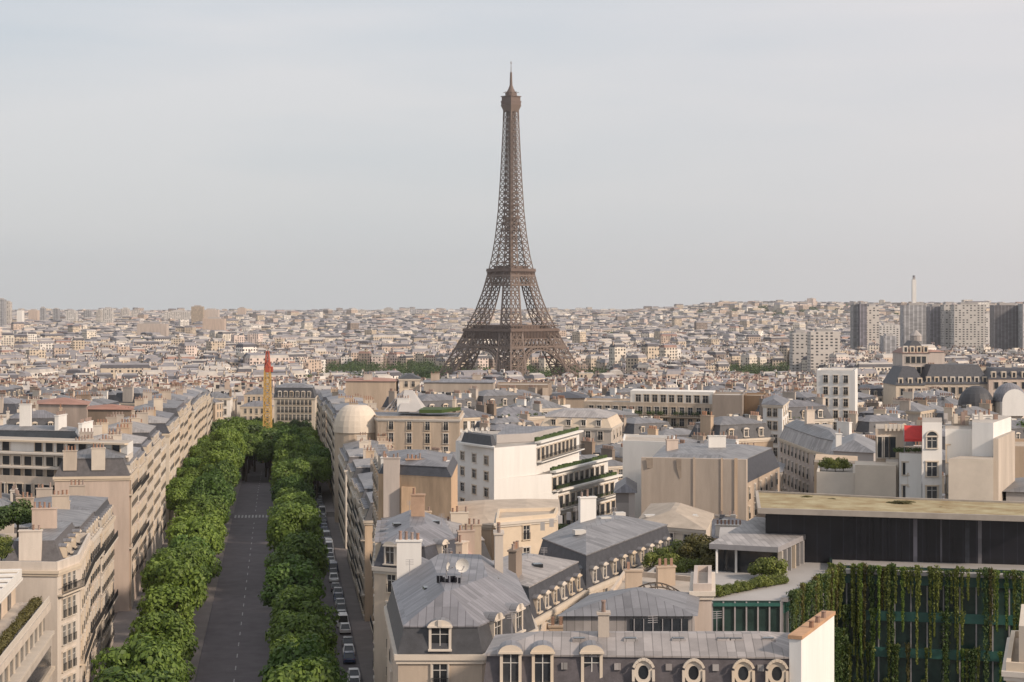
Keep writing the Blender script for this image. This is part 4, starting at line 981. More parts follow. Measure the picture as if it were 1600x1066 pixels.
chimney(HW, px(1500, 240), 240, 33, Z(652, 240), 2.2, 0, 'stone'); chimney(HW, px(1535, 238), 238, 33, Z(650, 238), 2.4, 0, 'white')
b = MB(); b.face([(px(1413, 235), 235, Z(665, 235)), (px(1441, 235), 235, Z(665, 235)), (px(1441, 232.6), 232.6, Z(686, 232.6)), (px(1413, 232.6), 232.6, Z(686, 232.6))][::-1])
b.face([(px(1413, 232.6), 232.6, Z(686, 232.6)), (px(1441, 232.6), 232.6, Z(686, 232.6)), (px(1441, 232.5), 232.5, Z(690, 232.5)), (px(1413, 232.5), 232.5, Z(690, 232.5))][::-1])
b.bar((px(1413, 232.6), 232.6, Z(686, 232.6)), (px(1413, 232.6), 232.6, Z(708, 232.6)), .06, 1); b.bar((px(1441, 232.6), 232.6, Z(686, 232.6)), (px(1440, 232.6), 232.6, Z(708, 232.6)), .06, 1)
tag(b.build('awning', ['red', 'steel'], None, origin=(px(1427, 234), 234, 33)), 'bright red awning over the planted balcony of the tall white building', 'awning')
b = MB()
V = leafcloud([(px(1400 + 40 * t, 234), 234.2, Z(703, 234), .4) for t in [k / 8 for k in range(9)]], 700, .12, 5)
o = bpy.data.objects.new('balcony_plants', cloudmesh('balcony_plants', V - np.array(W(HW)), 'leafd')); COL.objects.link(o); o.parent = HW
# walled garden to its left
GW = house('garden_wall_house', 'low cream house with plain garden walls left of the tall white building', [q(1276, 238), q(1336, 236), q(1336, 250), q(1280, 252)], Z(744, 237), wall='trim', roof='flat', ctop='felt', cornice=False)
b = MB(); b.prism([q(1336, 235.5), q(1400, 234), q(1400, 240), q(1336, 242)], 0, Z(726, 236)); b.build('wall', 'trim', GW)
b = MB(); b.prism([q(1272, 252), q(1338, 250), q(1340, 262), q(1275, 266)], 0, Z(724, 250)); b.build('wall', 'stone', GW)
for k, (pp, Y_) in enumerate(((1292, 244), (1305, 243), (1318, 244))): tree('bush', px(pp, Y_), Y_, Z(744, 237) + .0, .8, f'dark bush, {ordn(k)} from left behind the plain cream garden wall', 'bushes behind the garden wall', 'bush', 'bush')
house('greenhouse_house', 'grey roofed house with skylight and dark shrubs above the cream garden walls', [q(1302, 282), q(1365, 278), q(1368, 300), q(1306, 304)], Z(706, 280), wall='conc', roof='hip', top='zinc', h2=1.6, cornice=False, chim=[(px(1310, 285), 285, 24, 31.6, .9, 0, 'white')])
house('orange_house', 'narrow building with warm orange facade of tall windows behind the slate mansard', [q(1218, 372), q(1268, 340), q(1318, 322), q(1325, 346), q(1235, 392)], Z(700, 345), wall='pink', roof='mansard', top='zinc', low='zincp', h1=2.5, win={0: 8, 1: 6}, floors=4, fine=False, chim=[(px(1265, 360), 360, 26, 31, 2, .5, 'stone')])
house('blank_tan_block', 'plain tan wall at the right edge beyond the tall white building', [q(1575, 290), q(1680, 288), q(1680, 305), q(1575, 307)], Z(702, 290), wall='tan', roof='flat', cornice=False)
house('zinc_studio', 'low grey zinc studio at the right edge behind the gravel roof', [q(1572, 232), q(1680, 230), q(1680, 246), q(1572, 248)], Z(768, 232), wall='conc', roof='hip', top='zinc', cornice=False, h2=1)
house('white_villa', 'white house with windows and dark roof among the roofs right of the brown walls', [q(1192, 420), q(1222, 416), q(1232, 440), q(1195, 444)], Z(632, 420), wall='white', roof='hip', top='zinc', win={0: 2, 1: 3}, floors=4, fine=False)
house('white_block', 'bright white block with few windows left of the dark tiled houses', [q(1276, 470), q(1336, 466), q(1340, 486), q(1280, 488)], Z(582, 468), wall='white', roof='flat', win={0: 3}, floors=5, fine=False, cornice=False)
# trees behind the white building
for k, (pp, Y_, s_) in enumerate(((1478, 395, .8), (1495, 400, .75), (1512, 392, .8), (1530, 398, .9), (1548, 390, .9), (1566, 385, 1.0), (1585, 380, 1.05), (1604, 376, 1.1), (1578, 345, 1.1), (1596, 340, 1.1), (1612, 350, 1.1))):
    zt_ = Z((650 if Y_ > 383 else 640) + (8 if k < 5 else 0), Y_) if Y_ > 370 else Z(668, Y_)
    tree('dark' if k % 2 else 'plane', px(pp, Y_), Y_, 0, s_, f'broad green tree, {ordn(k)} from left in the garden behind the tall white building', 'garden trees at the right', sz=zt_ / 15.2)
# domes
for k, (pp, Y_, rr_, yb, m_) in enumerate(((1525, 520, 4.9, 634, 'slate'), (1577, 520, 4.5, 627, 'zinc'))):
    o = empty('domed_pavilion', (px(pp, Y_), Y_, g(Y_)), 'dark rounded dome above the trees at the right' if k == 0 else 'grey dome framing a pale arched front beside the dark dome', 'building')
    b = MB(); b.cyl((px(pp, Y_), Y_, g(Y_) - 2), rr_, Z(yb, Y_) - g(Y_) + 2, 20); b.build('wall', 'trim', o)
    b = MB(); prev = rr_ + .3; zb = Z(yb, Y_)
    for s in range(1, 8):
        a = s / 7 * math.pi / 2; r1 = (rr_ + .3) * math.cos(a); b.cyl((px(pp, Y_), Y_, zb + (rr_ * 1.2) * math.sin((s - 1) / 7 * math.pi / 2)), prev, rr_ * 1.2 * (math.sin(a) - math.sin((s - 1) / 7 * math.pi / 2)), 20, r2=max(.02, r1)); prev = r1
    b.build('dome', m_, o)
    if k:
        b = MB(); n = 12; c_ = px(pp, Y_)
        b.face([(c_ - 3.6, Y_ - 5.6, zb - 4), (c_ + 3.6, Y_ - 5.6, zb - 4)] + [(c_ + 3.6 * math.cos(math.pi * i / n), Y_ - 5.6, zb + 3.8 * math.sin(math.pi * i / n)) for i in range(n + 1)]); b.prism([(c_ - 3.6, Y_ - 5.55), (c_ + 3.6, Y_ - 5.55), (c_ + 3.6, Y_ - 3), (c_ - 3.6, Y_ - 3)], zb - 4, zb); b.build('arched_front', 'white', o)
# palace-like building with towers
PA = empty('palace_building', (px(1500, 705), 705, g(705)), 'large ornate stone building with a domed square tower and tall slate mansards at the right', 'building')
OCC.append([q(1485, 440), q(1640, 440), q(1640, 530), q(1485, 530)]); OCC.append([q(1385, 600), q(1640, 600), q(1640, 735), q(1395, 735)])
def pal(p0_, p1_, Y0_, Y1_, ytop, m='stone', lo='slate', h1_=5, w_=0, z0_=None):
    pts = [q(p0_, Y0_), q(p1_, Y0_), (px(p1_, Y0_), Y1_), (px(p0_, Y0_), Y1_)]; zt_ = Z(ytop, Y0_)
    b = MB(); b.prism(pts, z0_ or g(Y0_) - 2, zt_); b.build('wall', m, PA)
    b = MB(); b.frustum(offs(pts, -.4), zt_, offs(pts, min(3.2, width_of(pts) * .3)), zt_ + h1_, 0, 0); b.build('mansard_slope', lo, PA)
    if w_: windows_on(PA, pts[0], pts[1], [zt_ - 4 - 4.2 * k for k in range(3)], w_, 1.7, 2.7, 'plain', False)
    if w_:
        for k in range(w_):
            x_ = pts[0][0] + (pts[1][0] - pts[0][0]) * (k + .5) / w_; b = MB(); b.box((x_, pts[0][1] + .9, zt_ + 1.6), (1.9, 1.8, 2.6)); b.box((x_, pts[0][1] - .02, zt_ + 1.5), (1.0, .1, 1.8), 0, 1); b.build('dormer', ['trim', 'glass'], PA)
    return pts, zt_
pal(1400, 1445, 696, 720, 602, 'trim', h1_=7, w_=3)
pal(1445, 1545, 700, 722, 600, w_=8, h1_=7.5)
pal(1545, 1640, 698, 722, 592, 'pink', w_=6, h1_=4)
pts, zt_ = pal(1410, 1452, 712, 730, 552, 'pink', 'rtile', 2.2, 4, z0_=10)
pal(1420, 1442, 716, 728, 545, 'trim', 'slate', 3.2)
b = MB(); cx_ = px(1431, 720); b.cyl((cx_, 720, Z(545, 716) + 3), 2.4, 2.2, 12); b.cyl((cx_, 720, Z(545, 716) + 5.2), 2.6, 2.2, 12, r2=.4); b.build('cupola', 'conc', PA)
pal(1452, 1476, 712, 730, 550, 'pink', 'rtile', .6, z0_=10)
for k in range(9): chimney(PA, px(1455 + 20 * k, 712), 712, 18, Z(570 + (k % 3) * 4, 712), 2.6, 0, 'trim', False, 1.2)

# ------------------------------------------------------------------ left side of the avenue
# near block with terraces and hedges
LA = empty('terraced_block', (-58, 180, 0), 'cream block with stepped planted terraces and white railings at the lower left edge', 'building')
OCC.append([av(150, -42), av(150, -19), av(205, -19), av(205, -42)])
def ab(nm, o0, o1, y0_, y1_, z0_, z1_, m, top=None, root=LA):
    b = MB(); b.prism([av(y0_, o0), av(y0_, o1), av(y1_, o1), av(y1_, o0)], z0_, z1_, 0, 1 if top else 0); return b.build(nm, [m] + ([top] if top else []), root)
ab('wall', -40, -19.4, 140, 204.6, -2, 14.8, 'stone', 'felt')
ab('ledge', -24, -19.1, 140, 204.6, 14.8, 15.15, 'trim'); ab('glazed_storey', -40, -20.2, 140, 204.5, 15.1, 17.6, 'glass'); ab('glazed_band', -21, -19.33, 140, 203.5, 11.2, 13.6, 'glass'); ab('ledge', -21, -19.0, 140, 204.5, 10.8, 11.15, 'trim')
ab('ledge', -40, -19.5, 140, 204.6, 17.6, 18.4, 'stone', 'felt'); ab('railing', -19.75, -19.65, 140, 204.6, 18.4, 19.1, 'trim')
ab('wall', -40, -23.4, 140, 204.4, 18.4, 21.0, 'stone', 'felt'); ab('ledge', -40, -22.6, 140, 204.5, 21.0, 21.3, 'white', 'felt')
ab('attic', -40, -25.2, 140, 203, 21.3, 22.6, 'white', 'zinc')
for k in range(17):
    y0_ = 146 + k * 3.5; ab('pier', -20.25, -20.05, y0_, y0_ + .3, 15.1, 17.6, 'trim')
    ab('pergola_beam', -25.2, -22.6, y0_, y0_ + .9, 22.25, 22.5, 'white')
    if k % 2: ab('terrace_door', -23.42, -23.3, y0_, y0_ + 2, 18.5, 20.6, 'glass')
ab('railing', -22.75, -22.65, 140, 204, 21.3, 22.3, 'white')
p0, p1 = Vector(av(150, -20.8)), Vector(av(203, -20.8)); d = p1 - p0
V = leafcloud([(p0.x + d.x * t, p0.y + d.y * t, 18.9, R.uniform(.45, .8)) for t in [k / 80 for k in range(81)]], 9000, .11, 8)
o = bpy.data.objects.new('hedge', cloudmesh('hedge', V, 'leafo')); COL.objects.link(o); tag(o, 'long olive green hedge in planters along the lower left terrace', 'hedge')
# chamfered corner house
H = house('chamfered_house', 'cream house with narrow three window corner facade and roof garden, left foreground', [(-80, 207.5), (-52.6, 205.2), (-51.6, 211.6), av(234, -18.2), av(236, -44)], 21.6, wall='stone', roof='flat', ctop='felt', win={1: 3, 2: 6}, floors=6, ww=.95, wh=2.2, parapet=.9, balc=[(1, 18.7), (2, 18.7), (2, 9.4)])
OCC.append([(-80, 207), (-50, 205), av(236, -18), av(236, -44)])
b = MB(); pp_ = [av(213, -26), av(213, -19.3), av(233, -19.3), av(233, -26)]; b.frustum(pp_, 21.6, offs(pp_, 1), 24.2, 0, 1); b.build('mansard_slope', ['slateb', 'zinc'], H)
for k in range(4):
    p = av(216 + 4.6 * k, -19.6); put_dormer(H, *p, 21.9, math.atan2(AD.y, AD.x), 'small')
chimney(H, *av(213.5, -23), 21, 25.4, 2.6, .12, 'stone'); chimney(H, *av(226, -23), 23, 26.6, 3, .12, 'pink')
for k, (pp, Y_, s_, kd, sz_) in enumerate(((28, 226, .5, 'dark', .42), (8, 219, .9, 'bush', .9), (20, 216, .8, 'bush', .8), (36, 215, 1.0, 'bush', .8), (66, 221, 1.0, 'bush', 1.1), (74, 224, .9, 'bush', 1.0), (50, 217, .8, 'bush', .7), (2, 212, 1.0, 'bush', 1.0), (14, 211, .8, 'bush', .9), (84, 214, .5, 'bush', .5), (-6, 224, .45, 'dark', .38))):
    tree(kd, px(pp, Y_), Y_, 21.7, s_, ('round dark tree standing on the roof garden' if k == 0 else 'dark tree cut by the left edge on the roof garden') if kd == 'dark' else f'green bush, {ordn(k)} of those in the roof garden at the left edge', 'plants of the left roof garden', 'roof_tree' if kd == 'dark' else 'bush', 'tree' if kd == 'dark' else 'bush', sz_)
# avenue facades, both sides
def avrow(side, y0_, y1_, z1_, i, roof='mansard', wall='stone', dep=14, o_=None, label=None):
    o = o_ if o_ is not None else (-19.2 if side < 0 else 20.2)
    if side < 0: pts = [av(y0_, o - dep), av(y0_, o), av(y1_, o), av(y1_, o - dep)]; fe = 1
    else: pts = [av(y0_, o), av(y0_, o + dep), av(y1_, o + dep), av(y1_, o)]; fe = 3
    nc = max(3, int((y1_ - y0_) / 2.3)); near = y0_ < 330
    nm = 'left' if side < 0 else 'right'
    lo = R.choice(['slate', 'slate', 'slateb', 'zinc']); tp = R.choice(['zinc', 'zincp', 'zinc'])
    adj = {'stone': 'cream stone', 'trim': 'pale stone', 'pink': 'pinkish', 'tan': 'tan'}[wall]
    root = house('avenue_house', label or f"{adj} apartment house with {'dark' if lo[0] == 's' else 'grey'} mansard, {ordn(i)} in the {nm} avenue row", pts, z1_, wall=wall, roof=roof, low=lo, top=tp, win={fe: nc}, dorm={fe: max(2, nc - 1)}, dk='small', floors=6, fine=near, group=None,
        balc=[(fe, z1_ - 3.2), (fe, z1_ - 12.3)] if near else [], in1=R.uniform(.8, 1.3), h1=R.uniform(2.4, 3.1), h2=R.uniform(.7, 1.3), ww=1.2, wh=2.1)
    for yy in (y0_ + .5, y1_ - .5) if y0_ < 420 else (y0_ + .5,):
        for kk in (.42, .8):
            p = av(yy, o + side * dep * kk); chimney(root, *p, z1_ + 1, z1_ + R.uniform(4.2, 5.0), dep * .18, math.atan2(AN.y, AN.x), R.choice(['tan', 'stone', 'stone', 'trim']), near)
    return root
i = 0
for y0_, y1_ in ((236.5, 256), (256.2, 277), (305, 322), (322.3, 342), (342.2, 360), (360.3, 381), (381.2, 399), (412, 430), (430.2, 452), (452.3, 470), (470.2, 492), (492.3, 512), (526, 548), (548.3, 570), (570.2, 592), (592.3, 615), (625, 650), (650.3, 672)):
    avrow(-1, y0_, y1_, g(y0_) + (R.uniform(19.4, 20.6) if y0_ < 300 else R.uniform(21.2, 24.2)), i, wall=R.choice(['stone', 'stone', 'trim', 'pink', 'tan']), dep=R.uniform(12, 15)); i += 1
i = 0
for y0_, y1_ in ((170, 196), (226, 243), (243.3, 260), (290, 308), (308.3, 326), (326.2, 346), (346.3, 366), (378, 398), (398.2, 420), (452, 470), (470.2, 492), (492.3, 512), (512.2, 534), (545, 568), (568.2, 590), (622, 645), (645.3, 668)):
    if y0_ == 170: continue
    avrow(1, y0_, y1_, g(y0_) + (R.uniform(17.5, 19) if y0_ < 270 else R.uniform(16.5, 18) if y0_ < 420 else R.uniform(20.2, 22.6)), i, wall=R.choice(['stone', 'trim', 'pink', 'tan']), dep=R.uniform(11, 14)); i += 1
# cross street terraces building
HT = house('terraced_apartments', 'long cream apartment block with stacked terraces and dark bands, left of the avenue', [(px(-40, 314), 314), (px(205, 303), 303), (px(212, 318), 318), (px(-40, 330), 330)], Z(756, 303), roof='flat', wall='stone', cornice=False, win={0: 16}, floors=4, fine=False, wst='plain', parapet=.6)
for k, (back, y_) in enumerate(((2.2, 736), (4.6, 715), (7.2, 697))):
    zt_ = Z(y_, 305); pts = [(px(-40, 314 + back), 314 + back), (px(203 - k * 2, 303 + back), 303 + back), (px(208, 318), 318), (px(-40, 330), 330)]
    prevz = Z((756, 736, 715)[k], 305 if k else 303) - .3
    b = MB(); b.prism(pts, prevz, zt_, 0, 1); b.build('terrace_storey', [['stone', 'trim', 'white'][k], 'felt'], HT)
    windows_on(HT, pts[0], pts[1], [prevz + .4], 13, 1.5, 1.6, 'plain', False, skip=.25)
    b = MB(); ln, a, d = along(pts[0], pts[1]); c = Vector(pts[0]) + d * ln / 2 + Vector((d.y, -d.x)) * .3; b.box((c.x, c.y, zt_ - .05), (ln, 1.2, .3), a); b.build('ledge', 'trim', HT)
house('glass_roof_building', 'building with black glazed sloping roof and white gables at the left edge', [q(-30, 342), q(134, 338), q(138, 352), q(-30, 356)], Z(700, 340), roof='mansard', low='glass', top='zinc', wall='white', in1=2.2, h1=3.2, h2=.6, chim=[(px(95, 344), 344, 24, 31, 5, 1.5, 'white'), (px(40, 346), 346, 24, 33, 2.2, 0, 'white'), (px(134, 344), 344, 20, 29.6, 8, 1.55, 'white')], fine=False)
house('party_wall_block', 'brownish olive blank wall right of the black glazed roof', [q(137, 424), q(205, 422), q(208, 436), q(140, 438)], Z(640, 423), wall='tanb', roof='hip', top='rtile', cornice=False, h2=.8)
house('party_wall_block', 'narrow grey brown wall with pale edges beside the left avenue row', [q(208, 432), q(236, 430), q(240, 446), q(210, 448)], Z(642, 431), wall='tanb', roof='hip', top='zinc', cornice=False, h2=.8, chim=[(px(205, 430), 430, 18, 26.5, 1.3, 0, 'trim')])
house('buff_block', 'wide pinkish buff wall with red brown roof in the left middle distance', [q(60, 452), q(136, 448), q(140, 464), q(60, 468)], Z(632, 450), wall='pink', roof='hip', top='rtile', cornice=False)
HB2 = house('yellow_house', 'yellowish cream house with rows of tall windows beyond the crane', [q(428, 705), q(492, 702), q(495, 722), q(428, 724)], Z(622, 703), wall='trim', roof='mansard', win={0: 9}, dorm={0: 6}, fine=False, floors=5, wh=2.4, h1=4)
# ------------------------------------------------------------------ tower crane
CR = empty('tower_crane', (px(418, 650), 650, g(650)), 'orange lattice crane mast with red top rising from the avenue trees', 'crane')
def mast(b, z0_, z1_, w0, w1, t, n, cx_, cy_):
    for k in range(n):
        za, zb = z0_ + (z1_ - z0_) * k / n, z0_ + (z1_ - z0_) * (k + 1) / n; wa, wb = w0 + (w1 - w0) * k / n, w0 + (w1 - w0) * (k + 1) / n
        A_ = [(cx_ + sx * wa, cy_ + sy * wa, za) for sx, sy in ((-1, -1), (1, -1), (1, 1), (-1, 1))]; B_ = [(cx_ + sx * wb, cy_ + sy * wb, zb) for sx, sy in ((-1, -1), (1, -1), (1, 1), (-1, 1))]
        for i in range(4):
            j = (i + 1) % 4; b.bar(A_[i], B_[i], t); b.bar(B_[i], B_[j], t * .7); b.bar(A_[i], B_[j], t * .6); b.bar(A_[j], B_[i], t * .6)
cx_, cy_ = px(418, 650), 650
b = MB(); mast(b, g(650), Z(576, 650), 1.6, 1.0, .36, 15, cx_, cy_); b.build('mast', 'orange', CR)
b = MB(); mast(b, Z(576, 650), Z(549, 650), 1.0, .4, .26, 4, cx_, cy_); b.build('tower_head', 'redc', CR)
b = MB(); zj = Z(572, 650); fx = cx_ / cy_
def jp(t, dx, z): return (cx_ + fx * t + dx, cy_ + t, z)
for s_ in (-.7, .7): b.bar(jp(-10, s_, zj), jp(38, s_, zj), .3)
b.bar(jp(-8, 0, zj + 1.5), jp(38, 0, zj + 1.5), .3)
for k in range(24): b.bar(jp(-10 + 2 * k, -.7, zj), jp(-8 + 2 * k, .7, zj), .18); b.bar(jp(-10 + 2 * k, -.7, zj), jp(-9 + 2 * k, 0, zj + 1.5), .18); b.bar(jp(-10 + 2 * k, .7, zj), jp(-9 + 2 * k, 0, zj + 1.5), .18)
b.build('jib', 'redc', CR)
b = MB(); b.bar(jp(-9, 0, zj + .8), (cx_, cy_, Z(549, 650)), .18); b.bar(jp(26, 0, zj + 1.4), (cx_, cy_, Z(549, 650)), .18); b.build('tie_cable', 'iron', CR)
b = MB(); b.box(jp(-9, 0, zj - 1.0), (1.6, 1.6, 1.8)); b.build('counterweight', 'redc', CR)
b = MB(); b.box((cx_ + 1.3, cy_ + .5, zj - 1.2), (1.2, 1.6, 2.0)); b.build('cab', 'redc', CR)

# ------------------------------------------------------------------ high-rises
def tower_block(name, p0_, p1_, Y_, ytop, m, label, dep=22, rz=0, cat='high-rise'):
    wd = px(p1_, Y_) - px(p0_, Y_); cx = px((p0_ + p1_) / 2, Y_); o = empty(name, (cx, Y_, g(Y_)), label, cat); OCC.append([(cx - wd / 2, Y_ - dep / 2), (cx + wd / 2, Y_ - dep / 2), (cx + wd / 2, Y_ + dep / 2), (cx - wd / 2, Y_ + dep / 2)])
    zt_ = Z(ytop, Y_); b = MB(); b.box((cx, Y_, (zt_ + g(Y_) - 3) / 2), (wd, dep, zt_ - g(Y_) + 3), rz); b.build('wall', m, o)
    b = MB(); b.box((cx, Y_, zt_ + 1.5), (wd * .55, dep * .6, 3), rz); b.build('roof', 'conc', o); return o
for a in ((1331, 1341, 2350, 476, 'hrg', 'slim grey high-rise, leftmost of the right-hand tower cluster'), (1341, 1352, 2340, 475, 'hrd', 'dark high-rise joined to the slim grey one at the left of the cluster'), (1352, 1371, 2350, 479, 'hrw', 'pale pinkish high-rise with windows right of the two slim joined ones'),
          (1409, 1452, 2500, 477, 'hrg', 'wide grey high-rise in front of the tall white chimney'), (1450, 1471, 2450, 479, 'hrd', 'dark grey high-rise right of the one before the chimney'), (1472, 1489, 2430, 476, 'hrw', 'narrow brownish high-rise left of the widest pale tower'),
          (1488, 1537, 2400, 476, 'hrw', 'broad pale tower block right of the tall white chimney'), (1550, 1593, 2300, 477, 'hrd', 'broad dark ribbed tower near the right edge'), (1594, 1625, 2280, 475, 'hrg', 'grey tower cut by the right edge'), (1537, 1549, 2600, 490, 'hrw', 'lower pale tower between the broad pale and dark towers'),
          (1372, 1404, 2650, 508, 'hrw', 'low wide pale block left of the chimney tower'), (1378, 1398, 2250, 525, 'hrg', 'short striped grey block below the low wide pale one'), (1236, 1262, 1900, 520, 'hrw', 'pale slab block left of the cream slab block in the right distance'), (1264, 1310, 1850, 518, 'hrw', 'cream slab block with dark base in the right distance'),
          (-4, 8, 4200, 468, 'hrg', 'grey tower at the left edge of the skyline'), (9, 17, 4300, 472, 'hrw', 'slim pale tower beside the one at the left skyline edge'), (104, 120, 4700, 486, 'hrw', 'squat pale tower on the left skyline'), (152, 159, 4600, 485, 'hrw', 'slim pale tower left of the brighter wider one on the left skyline'), (162, 176, 4500, 482, 'hrw', 'bright pale tower on the left skyline'),
          (300, 318, 4400, 479, 'stonew', 'yellowish tower block left of the pink one on the skyline'), (318, 342, 4420, 484, 'pink', 'pinkish tower block on the skyline left of the crane'), (216, 262, 3300, 506, 'pink', 'long pinkish block in the left distance'), (318, 352, 3500, 498, 'pink', 'broad pinkish block below the pink skyline tower'), (258, 300, 5000, 487, 'hrw', 'long flat white block left of the yellowish skyline tower')):
    tower_block('tower_block', *a)
rs_ = random.Random(3)
for k, p_ in enumerate((28, 46, 64, 84, 132, 190, 206, 372, 408, 446, 520, 560, 600, 640, 668, 700, 905, 940, 985, 1010)):
    tower_block('tower_block', p_, p_ + rs_.uniform(6, 15), 4600 + 150 * k, rs_.uniform(481, 489), rs_.choice(['hrw', 'hrw', 'white', 'hrg', 'pink']), f'small distant tower block on the skyline, {ordn(k)} counted from the left among the smallest')
HC2 = tower_block('chimney_tower', 1425, 1431, 2560, 437, 'white', 'very tall white chimney rising behind the grey high-rises', dep=6, cat='chimney')
b = MB(); b.cyl((px(1428, 2560), 2560, Z(437, 2560)), 1.8, 6, 10); b.build('tip', 'hrd', HC2)

# ------------------------------------------------------------------ blocks of the middle distance: individual houses
def sat(a, b_, gap=0.4):
    for P, Q in ((a, b_), (b_, a)):
        for i in range(len(P)):
            ex, ey = P[(i + 1) % len(P)][0] - P[i][0], P[(i + 1) % len(P)][1] - P[i][1]; ln = math.hypot(ex, ey)
            if ln < 1e-6: continue
            nx_, ny_ = ey / ln, -ex / ln; m_ = max((p[0] - P[i][0]) * nx_ + (p[1] - P[i][1]) * ny_ for p in P)
            if min((p[0] - P[i][0]) * nx_ + (p[1] - P[i][1]) * ny_ for p in Q) > m_ + gap: return True
    return False
OCCB = [(min(p[0] for p in o), max(p[0] for p in o), min(p[1] for p in o), max(p[1] for p in o), o) for o in OCC]
def free(P):
    x0, x1, y0_, y1_ = min(p[0] for p in P), max(p[0] for p in P), min(p[1] for p in P), max(p[1] for p in P)
    for a, c, d, e_, o in OCCB:
        if x1 < a or x0 > c or y1_ < d or y0_ > e_: continue
        if not sat(o, P): return False
    for p in P:
        if 0 < p[1] < 720:
            v = Vector(p) - A0; o = v.dot(AN)
            if -22 < o < 22: return False
    if (min(p[0] for p in P) < TX + 90 and max(p[0] for p in P) > TX - 90 and min(p[1] for p in P) < TY + 120 and max(p[1] for p in P) > TY - 140): return False
    return True
def district_cells(y0_, y1_, seedstep, cw, cd, street, rng, prob=.93, marg=25):
    seeds = []; y = y0_ - seedstep
    while y < y1_ + seedstep:
        x = -(.30 * y1_ + seedstep)
        while x < .30 * y1_ + seedstep:
            sx_, sy_ = x + rng.uniform(-.4, .4) * seedstep, y + rng.uniform(-.4, .4) * seedstep
            if abs(sx_) < .3 * max(0, sy_) + seedstep * 1.6: seeds.append((sx_, sy_, rng.uniform(0, math.pi / 2)))
            x += seedstep
        y += seedstep
    S = np.array(seeds); out_ = []; SS = S
    for i, (sx_, sy_, an) in enumerate(seeds):
        nb = ((SS[:, 0] - sx_) ** 2 + (SS[:, 1] - sy_) ** 2) < (3.2 * seedstep) ** 2; S = SS[nb]; me_ = int(nb[:i].sum())
        co, si = math.cos(an), math.sin(an); n = int(seedstep * 1.0 / min(cw, cd)) + 1; yy = -seedstep * .95; r_ = 0
        while yy < seedstep * .95:
            xx = -seedstep * .95; c_ = 0
            while xx < seedstep * .95:
                X = sx_ + xx * co - yy * si; Y = sy_ + xx * si + yy * co
                if y0_ <= Y < y1_ and abs(X) < .292 * Y + marg:
                    dd = (S[:, 0] - X) ** 2 + (S[:, 1] - Y) ** 2
                    if dd.argmin() == me_ and rng.random() < prob: out_.append((X, Y, an, rng.random()))
                xx += cw; c_ += 1
                if c_ % 5 == 0: xx += street
            yy += cd; r_ += 1
            if r_ % 2 == 0: yy += street
    return out_
fr0 = random.Random(21)
PD = []
wl = [('cream', 'stone'), ('pale stone', 'trim'), ('white', 'white'), ('tan', 'tan'), ('pinkish', 'pink'), ('brown', 'tanb')]
rl = [('slate-mansard', 'mansard', 'slate', 'zinc'), ('zinc-mansard', 'mansard', 'zinc', 'zincp'), ('zinc-roofed', 'hip', 'zinc', 'zinc'), ('flat-roofed', 'flat', None, None), ('tile-roofed', 'hip', 'rtile', 'rtile'), ('pale-roofed', 'hip', 'zincp', 'zincp')]
combos = [(0, 0), (1, 1), (0, 2), (2, 3), (3, 0), (4, 2), (1, 0), (5, 4), (2, 1), (3, 5), (0, 5), (1, 2), (4, 1), (2, 5)]
